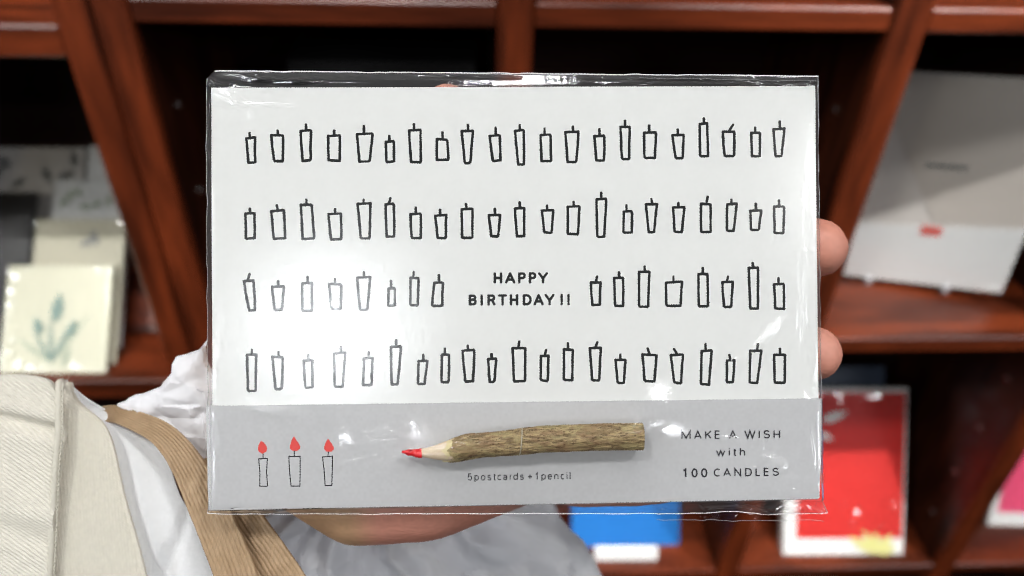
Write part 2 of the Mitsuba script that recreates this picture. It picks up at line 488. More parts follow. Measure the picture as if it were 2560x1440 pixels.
flat_mat("print_sage", (0.38, 0.43, 0.33))
flat_mat("print_grey", (0.20, 0.20, 0.19))
flat_mat("print_green", (0.20, 0.27, 0.14))
flat_mat("print_magenta", (0.40, 0.05, 0.16))


class Slab:
    """a card standing on a shelf: O the lower left front corner, ex along its lower edge, ey up its face, metres"""

    def __init__(self, O, ex, ey, w, h, th):
        self.O, self.ex, self.ey = np.array(O, float), np.array(ex, float), np.array(ey, float)
        self.ex /= np.linalg.norm(self.ex)
        self.ey -= self.ex * (self.ey @ self.ex)
        self.ey /= np.linalg.norm(self.ey)
        self.ez = np.cross(self.ex, self.ey)  # out of the face
        self.w, self.h, self.th = w, h, th
        self.R = np.c_[self.ex, self.ey, self.ez]

    def put(self, v):
        return np.asarray(v) @ self.R.T + self.O

    def body(self, key, mat, x0=0.0, x1=None, y0=0.0, y1=None, z0=None, z1=0.0):
        m = box_mesh(x0, self.w if x1 is None else x1, y0, self.h if y1 is None else y1, -self.th if z0 is None else z0, z1, 0.0006)
        return add(key, (self.put(m.vertices), m.faces), mat, smooth=20)

    def shape(self, key, mat, poly, z=0.0002, depth=0.0003):
        m = flat_print(poly, z, depth)
        return add(key, (self.put(m.vertices), m.faces), mat)

    def wrap(self, key, seed, gap=0.002, amp=0.003, pad=0.004, glints=()):
        """the clear bag round it: a wrinkled front sheet and its sides"""
        n, m = 140, 140
        u, v = np.meshgrid(np.linspace(-pad, self.w + pad, n), np.linspace(-pad, self.h + pad, m), indexing="ij")
        q = np.dstack([u * 55, v * 55, u * 0 + seed])
        edge = np.minimum(np.minimum(u + pad, self.w + pad - u), np.minimum(v + pad, self.h + pad - v))
        e = np.clip(edge / 0.008, 0, 1)
        z = gap * np.sqrt(e * (2 - e)) + amp * (meshkit.fbm(q, 3, seed) - 0.5) * (0.15 + 1.5 * np.exp(-edge / 0.009)) * e
        glit = np.random.default_rng(seed).normal(0, 1, u.shape) * 0.00035 * np.exp(-(np.minimum(u + pad, self.w + pad - u) / 0.006) ** 2)
        z = z - (1 - e) * self.th * 0.6 + glit * e
        for gu, gv, size, k in glints:  # flat facets set into the bag, each tilted to mirror a lamp as a glint
            P = self.put(np.array([gu, gv, 0.0]))
            l = np.array([LAMPS[k][0], LAMPS[k][1], CEILING]) - P
            hv = self.R.T @ (l / np.linalg.norm(l) + (EYE - P) / np.linalg.norm(EYE - P))
            win = np.exp(-(((u - gu) ** 2 + (v - gv) ** 2) / size ** 2) ** 4)
            z = z * (1 - win) + win * (gap + 0.8 * size * math.hypot(hv[0], hv[1]) / hv[2] - (hv[0] * (u - gu) + hv[1] * (v - gv)) / hv[2])
        V = np.dstack([u, v, z]).reshape(-1, 3)
        return add(key, (self.put(V), grid_faces(n, m)), "film", smooth=True)


def leaf(x, y, ang, ln, wd):
    t = np.linspace(0, 1, 16)
    up = np.c_[t * ln, wd * np.sin(np.pi * t ** 0.8)]
    pts = np.vstack([up, (up * [1, -1])[::-1]])
    c, s = math.cos(math.radians(ang)), math.sin(math.radians(ang))
    return sg.Polygon(pts @ np.array([[c, s], [-s, c]]) + [x, y]).buffer(0)


def rack(label, x0, x1, y0, zfoot, lean, length):
    """a wooden easel of two side panels and a sloping board that cards lean on"""
    t = thing("card_rack", label, "rack")
    d = np.array([0.0, math.sin(lean), math.cos(lean)])
    s = Slab((x0, y0, zfoot), (1, 0, 0), d, x1 - x0, length, 0.010)
    s.body(t + "__sloping_board", "wood_x", 0.011, s.w - 0.011)
    top = d * length
    for xa in (x0, x1 - 0.010):
        tri = sg.Polygon([(y0 - 0.004, zfoot), (y0 + top[1], zfoot + top[2]), (y0 + top[1] + 0.02, zfoot + top[2]), (y0 + top[1] + 0.02, zfoot)])
        m = trimesh.creation.extrude_polygon(tri, 0.010, engine="earcut")
        m.apply_transform(np.array([[0, 0, 1, xa], [1, 0, 0, 0], [0, 1, 0, 0], [0, 0, 0, 1.0]]))
        add(t + "__side_panel", m, "wood_y")
    return t


LEAN = math.radians(45)
D45 = (0, math.sin(LEAN), math.cos(LEAN))
FL = zz(-0.665) + 0.0005
# left bay: cards leaning one behind the other on a sloping rack
rack("sloping wooden rack under the fan of cards at the left edge", -0.729, -0.431, 0.822, FL, LEAN, 0.26)


def lean_card(key, label, cat, x0, x1, off, length, mats, th=0.004, wrap=None, group=None, glints=()):
    t = thing(key, label, cat, group)
    y0 = 0.737 + off * math.sqrt(2)
    s = Slab((x0, y0, FL + 0.001), (1, 0, 0), D45, x1 - x0, length, th)
    s.body(t + "__card", mats)
    if wrap is not None:
        s.wrap(t + "__clear_bag", wrap, glints=glints)
    return t, s


t, s = lean_card("greeting_card", "square cream greeting card printed with a teal flower, frontmost at the left", "greeting card", -0.613, -0.478, 0.0, 0.142, "paper_cream", 0.005, 3, glints=[(0.002, 0.134, .006, 0), (0.010, 0.126, .006, 1), (0.006, 0.108, .007, 0), (0.004, 0.09, .005, 1), (0.116, 0.136, .004, 1), (0.131, 0.132, .006, 0), (0.138, 0.136, .004, 1), (0.129, 0.113, .005, 0), (0.134, 0.096, .005, 1)])
fl = [leaf(.066, .012, 96, .062, .0026), leaf(.066, .014, 122, .052, .0024), leaf(.066, .014, 68, .060, .0028), leaf(.066, .014, 146, .060, .0026), leaf(.068, .016, 56, .078, .0022), leaf(.08, .008, 75, .03, .004)]
s.shape(t + "__printed_flower__leaves", "print_sage", unary_union(fl[3:]))
s.shape(t + "__printed_flower__stems", "print_teal", unary_union(fl[:3]), 0.0006)
s.shape(t + "__printed_flower__bloom", "print_teal", unary_union([leaf(.066, .066, 84, .040, .0075), leaf(.050, .050, 112, .026, .0055), leaf(.084, .046, 68, .026, .0045)]), 0.001)
t, s = lean_card("greeting_card", "plain beige card showing just above the cream flower card", "greeting card", -0.590, -0.472, 0.012, 0.196, "paper_beige", 0.004, 5, glints=[(0.0, 0.190, .005, 0), (0.112, 0.192, .006, 5)])
for i in range(3):
    s.shape(t + "__printed_sprig", "print_grey", leaf(.06 + .012 * i, .160, 20 + 50 * i, .022, .004))
t, s = lean_card("greeting_card", "pale grey card with faint green sprigs, above the beige card", "greeting card", -0.577, -0.478, 0.024, 0.243, "paper_stone", 0.004, 6)
for i in range(6):
    s.shape(t + "__printed_sprig", "print_green", leaf(.012 + .013 * i, .205 + .008 * (i % 3), 70 + 37 * i, .016, .003))
t, s = lean_card("greeting_card", "grey card with a pink corner, topmost of the fan of cards", "greeting card", -0.542, -0.478, 0.036, 0.285, "paper_stone", 0.004)
s.shape(t + "__pink_corner", "print_magenta", sg.box(.044, .270, .064, .285))
t, s = lean_card("greeting_card", "grey patterned card at the back of the left shelf, left of the pink-cornered card", "greeting card", -0.70, -0.548, 0.040, 0.280, "paper_grey", 0.004)
for i in range(6):
    s.shape(t + "__printed_sprig", "print_grey", leaf(.03 + .022 * i, .235 + .015 * (i % 2), 60 + 80 * i, .026, .006))
t, s = lean_card("greeting_card", "black card at the left edge beside the beige card", "greeting card", -0.70, -0.594, 0.014, 0.232, "paper_black", 0.005, 8)

# middle bay, top shelf level: a dark box lying in the shadow
t = thing("dark_box", "black flat box lying deep in the dark middle bay", "box")
add(t, box_mesh(-0.222, 0.004, 0.88, 0.97, zz(-0.605), zz(-0.300), 0.002), "paper_black", smooth=20)

# right bay: the tall pale folder on clear feet, shelf shade painted on its upper part
t = thing("paper_folder", "tall pale paper folder with shelf shade painted on it and a small red mark, leaning in the right bay", "folder")
ex = np.array([0.190, -0.062, 0.012])
s = Slab((0.536, 0.862, zz(-0.600)), ex, (0, 0.02, 1), 0.205, 0.297, 0.004)
s.body(t + "__cover", "paper_grey", z0=-0.004, z1=0)
s.shape(t + "__lit_part", "paper_lit", sg.Polygon([(0, 0), (.205, 0), (.205, .100), (.10, .092), (0, .086)]), 0.0002, 0.0006)  # lower part, kept in the lit tone
s.shape(t + "__painted_shade", "paper_shaded", sg.Polygon([(.0, .295), (.0, .25), (.094, .098), (.205, .104), (.205, .296)]), 0.0002, 0.0005)  # shadow of the shelf above, painted as darker paper
s.shape(t + "__red_mark", "paper_coral", sg.box(.083, .080, .105, .090).buffer(.002), 0.001)
s.shape(t + "__printed_line", "print_grey", sg.box(.062, .176, .112, .182), 0.001)
s.wrap(t + "__clear_bag", 11, 0.003, 0.002, glints=[(.192, .012, .006, 4), (.03, .01, .004, 1)])
for fx in (0.03, 0.13):
    m = box_mesh(fx, fx + 0.008, -0.008, 0.003, -0.006, 0.008, 0.001)
    add(t + "__clear_foot", (s.put(m.vertices), m.faces), "film_edge_faint", smooth=20)

# lower shelves
L34 = math.radians(33.5)
D34 = (0, math.sin(L34), math.cos(L34))
FB = zz(-1.115) + 0.0005
rack("wooden easel behind the red card pack", 0.545, 0.735, 0.775, FB, L34, 0.22)
t = thing("card_pack", "red card pack with white border and yellow print in the lower right bay", "card pack")
s = Slab((0.533, 0.748, FB + 0.001), (1, -0.02, 0), D34, 0.212, 0.292, 0.018)
s.body(t + "__white_card", "paper_white")
s.shape(t + "__red_sheet", "paper_red", sg.box(0.022, 0.030, 0.208, 0.285), 0.0003, 0.0008)
s.shape(t + "__yellow_print", "paper_yellow", unary_union([leaf(.168, .004, 58, .040, .009), leaf(.166, .003, 150, .062, .008), leaf(.166, .003, 100, .040, .008), leaf(.168, .003, 20, .034, .007), leaf(.166, .004, 125, .052, .006)]), 0.0022, 0.0003)
s.shape(t + "__pale_print", "paper_stone", unary_union([leaf(.06, .235, 20, .05, .008), leaf(.05, .215, -20, .035, .006)]), 0.0022, 0.0003)
s.wrap(t + "__clear_bag", 21, 0.004, 0.004, glints=[(.125, .075, .009, 4), (.118, .058, .006, 1), (.19, .09, .008, 5), (.165, .052, .005, 1), (.06, .015, .007, 4), (.20, .012, .006, 1), (.10, .085, .005, 1), (.13, .275, .005, 4)])
t = thing("card_pack", "dark navy pack whose top edge shows above the red pack", "card pack")
s = Slab((0.56, 0.772, FB + 0.001), (1, 0, 0), D34, 0.16, 0.312, 0.004)
s.body(t + "__card", "paper_navy")
rack("wooden easel behind the bright blue card", 0.175, 0.325, 0.795, FB, L34, 0.20)
t = thing("card_pack", "bright blue card in the lower middle bay beneath the held set", "card pack")
s = Slab((0.166, 0.772, FB + 0.003), (1, 0, 0), D34, 0.190, 0.26, 0.010)
s.body(t + "__blue_card", "paper_blue")
s.wrap(t + "__clear_bag", 33, 0.003, 0.003)
t = thing("price_tag", "small white price strip at the foot of the blue card", "price tag")
s = Slab((0.203, 0.746, FB + 0.001), (1, -0.02, 0), (0, 0.25, 1), 0.108, 0.022, 0.012)
s.body(t, "paper_white")
rack("wooden easel behind the pink card", 0.95, 1.12, 0.835, FB, math.radians(20), 0.2)
t = thing("card_pack", "hot pink card with a white lower border at the right edge", "card pack")
s = Slab((0.930, 0.800, FB + 0.001), (1, -0.05, 0), (0, math.sin(math.radians(20)), math.cos(math.radians(20))), 0.21, 0.28, 0.008)
s.body(t + "__white_card", "paper_white")
s.shape(t + "__pink_sheet", "paper_pink", sg.box(0.012, 0.028, 0.205, 0.276), 0.0003, 0.0008)
s.wrap(t + "__clear_bag", 41, 0.003, 0.003)

CANDLES = """-64.69,39.62,-64.66,38.43,-65.50,38.31,-63.35,38.64,-63.32,32.48,-64.99,32.42
-57.90,40.17,-57.87,39.02,-59.45,39.06,-56.56,38.98,-56.73,32.72,-58.78,32.80
-51.03,41.67,-51.00,40.18,-52.35,40.08,-49.82,40.28,-49.96,32.96,-51.88,32.76
-44.20,40.12,-44.17,38.92,-45.65,38.84,-42.82,38.99,-42.92,32.79,-45.62,32.94
-37.00,41.21,-36.98,39.32,-38.67,39.25,-34.85,39.40,-35.64,32.62,-38.14,32.53
-30.80,38.74,-30.78,37.43,-31.69,37.35,-29.69,37.52,-29.69,32.59,-31.55,32.40
-24.80,41.67,-24.77,40.18,-25.96,40.12,-23.15,40.27,-23.20,32.29,-25.57,32.41
-17.87,39.61,-17.84,37.88,-19.23,37.98,-16.73,37.80,-16.49,32.94,-19.30,32.89
-11.65,41.39,-11.62,39.96,-13.19,39.93,-10.44,39.99,-11.17,32.10,-12.46,32.00
-4.90,40.65,-4.88,38.79,-6.37,38.68,-3.89,38.87,-3.73,32.75,-5.64,32.55
1.00,41.30,1.03,40.02,-0.13,39.88,1.98,40.14,1.95,31.66,0.59,31.67
7.09,40.46,7.11,38.90,6.09,38.87,8.54,38.96,8.66,32.48,6.27,32.43
14.04,40.88,14.07,39.59,12.19,39.52,15.40,39.65,14.79,32.22,12.68,32.23
20.55,40.21,20.57,38.59,19.28,38.51,21.74,38.67,21.61,32.56,19.74,32.57
26.86,42.27,26.88,40.81,25.72,40.84,27.97,40.79,27.83,32.87,26.06,32.88
32.80,41.05,32.82,39.37,31.55,39.34,34.46,39.40,34.13,33.12,31.60,33.13
39.81,40.10,39.83,38.73,38.50,38.70,41.31,38.76,40.98,33.02,39.26,33.03
46.28,42.78,46.31,41.52,45.24,41.41,47.10,41.61,47.26,33.47,45.30,33.48
53.48,41.21,52.61,39.84,50.96,39.54,53.81,39.53,53.68,33.51,51.34,33.52
58.97,40.47,58.99,39.20,58.00,39.21,60.13,39.20,60.00,33.41,58.07,33.42
65.05,41.95,65.06,40.15,63.48,40.04,66.20,40.24,65.44,33.45,63.92,33.39
-64.71,21.20,-64.69,20.08,-65.79,20.05,-63.58,20.11,-63.61,14.10,-65.69,13.91
-58.23,22.04,-57.93,20.82,-59.58,20.56,-56.52,20.88,-56.22,13.98,-58.98,13.86
-51.03,23.35,-51.00,22.10,-52.38,22.07,-49.76,22.12,-49.16,13.93,-51.99,13.75
-44.11,21.01,-44.08,19.88,-45.70,19.80,-42.66,19.95,-42.63,13.69,-45.13,13.60
-37.18,23.27,-37.15,22.32,-38.67,22.26,-35.50,22.38,-35.75,13.85,-37.91,13.86
-30.66,23.58,-30.97,22.36,-31.82,22.09,-29.83,22.28,-29.81,14.22,-31.63,14.23
-24.53,21.24,-24.50,19.74,-25.79,19.68,-23.28,19.80,-23.33,13.77,-25.52,13.85
-18.58,20.62,-18.55,19.32,-19.77,19.24,-17.06,19.43,-17.24,13.73,-19.20,13.81
-12.30,22.05,-12.10,21.03,-13.32,20.76,-10.68,20.95,-10.73,13.82,-13.24,13.84
-5.22,20.78,-5.19,19.33,-6.69,19.30,-3.97,19.35,-4.49,14.05,-6.12,14.20
0.85,22.38,0.88,20.95,-0.28,20.89,1.97,21.02,1.91,14.15,0.14,14.09
7.55,21.60,7.57,20.40,6.24,20.38,9.10,20.43,8.58,14.85,6.75,15.07
14.06,22.44,14.08,21.29,12.58,21.23,15.51,21.35,15.05,14.47,12.53,14.62
20.86,24.66,20.88,23.12,19.69,23.03,22.08,23.22,21.52,13.89,19.81,13.83
27.01,21.55,27.04,20.01,26.35,19.99,28.33,20.05,28.29,14.87,26.24,14.81
33.18,23.02,33.34,22.00,31.84,21.73,34.57,21.78,33.76,14.90,32.46,14.91
39.81,21.96,39.83,20.97,38.53,20.94,41.34,20.99,40.60,14.86,38.82,14.94
47.05,23.46,46.77,22.12,45.39,21.79,47.72,21.64,47.72,14.88,45.39,14.89
52.92,22.77,52.94,21.70,51.91,21.62,54.18,21.81,53.35,15.12,51.71,15.13
58.91,21.65,58.93,20.04,57.52,20.01,60.27,20.07,59.60,15.28,57.68,15.29
64.67,22.50,64.69,21.00,63.45,21.00,65.92,20.99,65.72,14.49,63.45,14.51
-64.86,5.34,-65.27,3.99,-66.21,3.66,-63.93,3.78,-63.60,-3.37,-64.94,-3.50
-57.99,3.54,-57.96,2.25,-59.41,2.20,-56.55,2.31,-57.12,-3.36,-58.87,-3.41
-50.86,4.50,-50.84,3.04,-52.12,3.02,-49.76,3.07,-49.87,-3.69,-52.15,-3.67
-44.24,3.97,-44.21,2.76,-45.66,2.83,-42.70,2.68,-42.87,-3.34,-45.02,-3.32
-37.22,5.55,-37.20,4.33,-38.85,4.27,-35.68,4.38,-36.40,-3.53,-38.16,-3.58
-30.62,3.43,-30.60,1.60,-31.24,1.58,-29.69,1.63,-29.72,-2.56,-31.34,-2.62
-25.11,5.52,-25.21,4.51,-25.89,4.18,-23.93,4.03,-24.18,-2.61,-26.00,-2.46
-18.99,4.70,-18.97,2.94,-20.09,2.91,-17.99,2.97,-18.16,-2.73,-20.67,-2.71
19.66,4.08,19.38,2.96,18.15,2.69,20.54,2.68,20.28,-2.76,18.44,-2.88
25.06,5.09,25.08,3.77,23.85,3.74,26.00,3.79,26.01,-3.15,24.03,-3.06
31.35,6.48,31.38,5.22,29.97,5.19,32.57,5.24,32.15,-3.40,29.90,-3.32
38.41,3.97,38.43,2.60,36.58,2.49,40.55,2.73,40.08,-3.19,36.66,-3.17
45.65,5.97,45.67,4.53,44.61,4.54,46.80,4.53,46.86,-3.38,44.60,-3.37
51.87,3.87,51.65,2.85,50.45,2.52,53.02,2.64,52.61,-3.57,50.83,-3.55
57.97,7.11,58.14,6.08,57.00,5.95,59.30,6.01,59.13,-4.03,57.28,-4.01
64.33,3.37,64.35,1.93,63.21,1.88,65.65,2.00,65.66,-4.15,63.46,-4.06
-64.42,-13.00,-64.39,-14.18,-65.56,-14.21,-63.35,-14.16,-63.53,-22.98,-65.40,-23.03
-57.98,-13.60,-57.95,-14.83,-59.50,-14.73,-56.95,-14.89,-57.29,-22.57,-58.73,-22.69
-50.80,-14.48,-50.78,-15.72,-51.92,-15.75,-49.77,-15.70,-49.77,-22.31,-51.52,-22.36
-42.89,-12.46,-42.86,-13.98,-44.55,-14.13,-41.85,-13.88,-42.51,-22.25,-44.46,-22.16
-36.13,-13.80,-36.11,-15.31,-37.35,-15.41,-35.19,-15.23,-35.51,-21.91,-37.59,-21.82
-29.47,-11.09,-29.45,-12.58,-30.73,-12.63,-28.30,-12.52,-29.17,-21.77,-30.59,-21.76
-22.91,-14.67,-22.89,-16.12,-24.07,-16.14,-21.91,-16.10,-22.62,-21.70,-24.24,-21.75
-17.66,-13.16,-17.64,-14.65,-18.38,-14.64,-16.66,-14.66,-16.81,-21.35,-18.50,-21.34
-12.08,-12.53,-12.05,-13.66,-13.37,-13.74,-10.53,-13.56,-10.85,-21.21,-12.75,-21.26
-6.30,-14.68,-6.27,-15.78,-7.12,-15.83,-5.19,-15.71,-5.71,-21.39,-6.79,-21.38
0.49,-11.63,0.27,-13.05,-1.16,-13.24,2.00,-13.27,1.83,-21.27,-0.85,-21.37
7.02,-13.79,6.71,-14.94,5.75,-15.20,7.62,-15.15,7.33,-21.39,5.60,-21.03
12.37,-12.14,12.39,-13.69,11.37,-13.62,13.58,-13.78,13.39,-21.18,11.28,-21.09
19.56,-12.00,19.17,-13.08,17.74,-13.41,20.40,-13.30,19.99,-21.31,18.22,-21.22
25.19,-15.04,25.21,-16.30,23.95,-16.32,26.50,-16.28,25.98,-22.05,24.48,-21.90
31.92,-13.61,32.32,-14.90,30.61,-15.02,34.09,-15.26,33.48,-21.71,31.10,-21.55
38.37,-13.80,39.15,-15.03,37.57,-15.29,40.58,-15.11,40.04,-22.25,38.33,-21.90
46.15,-12.65,46.17,-14.27,45.18,-14.34,47.68,-14.16,46.94,-22.59,44.89,-22.44
52.01,-15.42,52.28,-16.58,51.42,-16.71,53.24,-16.66,52.84,-22.04,51.26,-22.02
59.07,-12.76,58.82,-13.99,57.17,-14.38,59.98,-14.34,58.80,-22.30,56.95,-22.15
64.52,-13.97,64.54,-15.40,63.06,-15.39,65.74,-15.41,65.60,-22.30,63.13,-22.21"""
GREETING = [("H",-5.67,-3.53,2.58,5.33),("A",-2.89,-0.33,2.57,5.32),("P",0.32,2.24,2.56,5.31),("P",2.92,4.81,2.55,5.30),("Y",5.19,7.65,2.53,5.29),("B",-11.80,-9.80,-2.75,-0.03),("I",-8.91,-8.31,-2.76,-0.03),("R",-7.23,-5.21,-2.78,-0.03),("T",-4.61,-2.40,-2.79,-0.03),("H",-1.76,0.35,-2.80,-0.04),("D",1.40,3.64,-2.82,-0.04),("A",4.05,6.56,-2.83,-0.04),("Y",6.77,9.19,-2.84,-0.04),("!",10.60,11.27,-2.85,-0.05),("!",12.29,12.94,-2.86,-0.05)]
WISH = [("M",39.80,42.05,-35.67,-33.62),("A",42.88,44.77,-35.68,-33.63),("K",45.61,47.17,-35.68,-33.64),("E",47.97,49.29,-35.69,-33.65),("A",51.46,53.36,-35.70,-33.66),("W",55.22,57.99,-35.70,-33.67),("I",58.74,59.06,-35.71,-33.68),("S",59.95,61.51,-35.71,-33.69),("H",62.40,64.01,-35.72,-33.70),("w",48.27,50.49,-39.87,-37.93),("i",51.31,51.71,-39.87,-37.93),("t",52.44,53.32,-39.88,-37.94),("h",54.07,55.39,-39.89,-37.95),("C",47.65,49.33,-44.87,-42.89),("A",49.92,51.85,-44.87,-42.89),("N",52.69,54.34,-44.87,-42.88),("D",55.34,56.99,-44.86,-42.88),("L",57.89,59.07,-44.86,-42.88),("E",59.91,61.18,-44.86,-42.87),("S",62.06,63.62,-44.85,-42.87)]
HUNDRED = [("1",40.05,41.02,-45.00,-42.78),("0",42.18,43.70,-45.01,-42.79),("0",44.53,46.06,-45.03,-42.80)]
CONTENTS = [("5",-12.29,-11.23,-45.08,-43.32),("p",-10.68,-9.58,-45.08,-43.32),("o",-9.14,-7.97,-45.08,-43.32),("s",-7.57,-6.56,-45.08,-43.32),("t",-6.10,-5.39,-45.08,-43.32),("c",-5.10,-4.06,-45.08,-43.32),("a",-3.71,-2.68,-45.08,-43.32),("r",-2.17,-1.51,-45.08,-43.32),("d",-1.25,-0.08,-45.07,-43.32),("s",0.35,1.36,-45.07,-43.32),("+",2.21,3.43,-45.07,-43.32),("1",4.12,4.76,-45.07,-43.32),("p",5.56,6.67,-45.07,-43.32),("e",7.10,8.22,-45.07,-43.32),("n",8.70,9.76,-45.07,-43.33),("c",10.24,11.20,-45.07,-43.33),("i",11.63,12.00,-45.07,-43.33),("l",12.43,12.64,-45.07,-43.33)]
S0 = [(-158.8, -19.6), (-159.8, -36.6), (-160.9, -57.3), (-161.9, -90.2)]
S1 = [(-119.8, -22.3), (-118.2, -26.7), (-117.3, -35.0), (-117.4, -42.3), (-118.0, -55.7), (-119.2, -72.3), (-121.2, -93.0)]
ST = [(-162.7, -19.5), (-148.0, -19.8), (-137.5, -20.4), (-131.2, -20.4), (-126.6, -21.0), (-124.0, -21.8), (-122.8, -22.9)]
C1 = [(-119.9, -23.0), (-116.9, -27.7), (-113.0, -30.6), (-109.6, -33.3), (-106.1, -40.0), (-103.6, -49.7), (-99.7, -62.9), (-97.1, -73.4), (-91.0, -94.4)]
W1 = [(-114.1, -33.5), (-110.8, -32.9), (-107.4, -33.8), (-103.1, -35.8), (-99.1, -38.4), (-94.8, -44.3), (-90.5, -55.0), (-86.6, -61.9), (-83.9, -69.6), (-80.9, -77.0), (-74.8, -97.6)]
HA = [(-126.0, -37.4), (-119.3, -33.9), (-112.6, -31.9), (-106.9, -31.7), (-100.4, -33.1), (-93.6, -35.3), (-88.2, -39.4), (-83.5, -45.6), (-78.9, -53.9), (-74.3, -63.8), (-71.2, -71.7), (-64.4, -91.0)]
HB = [(-108.1, -34.7), (-98.9, -36.3), (-92.7, -39.3), (-86.0, -45.0), (-78.8, -51.0), (-72.2, -58.3), (-66.1, -66.1), (-61.3, -73.2), (-51.3, -91.1)]
BG = [(-108.2, -29.4), (-108.0, -28.8), (-105.7, -28.1), (-105.1, -27.4), (-103.0, -26.4), (-100.8, -26.1), (-98.0, -25.0), (-96.2, -24.3), (-95.9, -23.5), (-93.4, -20.8), (-93.3, -18.3), (-92.1, -16.2), (-89.5, -15.6), (-86.0, -14.4), (-85.0, -13.0), (-83.8, -11.5), (-84.4, -13.7), (-84.2, -16.0), (-83.8, -18.0), (-83.0, -19.5), (-81.7, -21.2), (-77.5, -23.6), (-70.0, -26.4), (-63.6, -31.3), (-63.7, -49.6), (-83.0, -51.0), (-87.4, -45.0), (-91.3, -39.6), (-95.7, -34.2), (-99.5, -33.7), (-104.0, -31.5), (-106.8, -30.2)]
LB = [(-106.5, -67.9), (-102.1, -80.5), (-97.8, -88.7), (-92.7, -97.6), (-87.6, -105.0), (-80.3, -118.4), (-77.4, -133.2), (53.1, -135.3), (36.8, -114.3), (32.4, -105.3), (28.0, -97.0), (22.4, -91.8), (18.4, -86.5), (15.9, -78.6), (14.1, -69.4), (-41.6, -65.7)]
# creases of the sleeve: from, to, height, half width, bow (mm); crushed corners: centre, radii, height, facets, seed
CREASES = [
    ((-44.3, -0.6), (-36.0, -12.0), 0.20, 1.5, 0.5), ((66.8, -3.9), (54.5, -15.6), 0.30, 0.7, -0.4), ((71.0, 22), (70.5, 0.9), 0.35, 0.6, 0.3),
    ((-68.4, -23.6), (-57.4, -28.2), 0.14, 0.8, 0.4), ((-43.0, -34.6), (-25.6, -32.4), 0.12, 2.2, 0.4),
    ((46.3, -33.9), (55.1, -35.9), 0.08, 0.6, 0.2), ((51.6, -40.6), (62.5, -43.8), 0.05, 0.40, 0.3), ((58.5, -38.6), (63.4, -42.0), 0.05, 1.3, 0.0),
    ((35.5, -44.1), (56.0, -51.0), 0.12, 1.6, 0.4), ((52.0, -46.5), (70.0, -50.5), 0.09, 0.8, 0.3), ((-70.5, -50.4), (-48.8, -47.0), 0.05, 1.4, 0.4),
    ((70.0, -30.0), (72.2, -45.0), 0.30, 0.5, 0.4), ((-74.5, 50), (-66, 45.5), 0.35, 0.6, 0.5), ((-64.6, 46), (-64.4, 42.5), 0.25, 0.45, 0.0),
    ((-70, 46.8), (-52, 46.2), 0.18, 0.4, 0.0), ((72.4, 47), (70.6, 25), 0.25, 0.5, 0.2), ((-72.8, 53.9), (-63, 53.2), 0.45, 0.35, -0.4), ((-66.5, 53.7), (-59.6, 51.6), 0.6, 0.4, 0.3), ((-74.4, 53.6), (-73.2, 51.2), 0.5, 0.35, 0.2), ((-73.6, 51.6), (-70.4, 50.4), 0.5, 0.4, 0.2), ((-71.8, 52.8), (-66.6, 51.4), 0.3, 0.3, 0.4),
    ((-59.8, 51.6), (-47, 52.3), 0.5, 0.35, -0.3), ((-20, 53.4), (2, 53.2), 0.3, 0.4, 0.0), ((28, 52.6), (74, 50.6), 0.35, 0.45, 0.5),
    ((-73.6, 30), (-73.0, -20), 0.2, 0.5, 0.2), ((-73.4, -30), (-71.8, -38), 0.25, 0.4, 0.2),
]
CRUSHED = [
    ((-73.0, 52.6), (2.6, 2.4), 0.6, 70, 71), ((-64.0, 53.0), (8.0, 1.9), 0.2, 90, 72), ((70.0, -52.6), (7.5, 2.2), 1.2, 150, 73),
    ((58.0, -52.8), (9.0, 1.6), 0.7, 160, 74), ((66.0, 52.0), (10.0, 1.3), 0.5, 160, 75), ((-70.5, -52.2), (6.0, 1.2), 0.7, 120, 76), ((73.5, -47.0), (1.5, 6.0), 0.35, 60, 77),
]
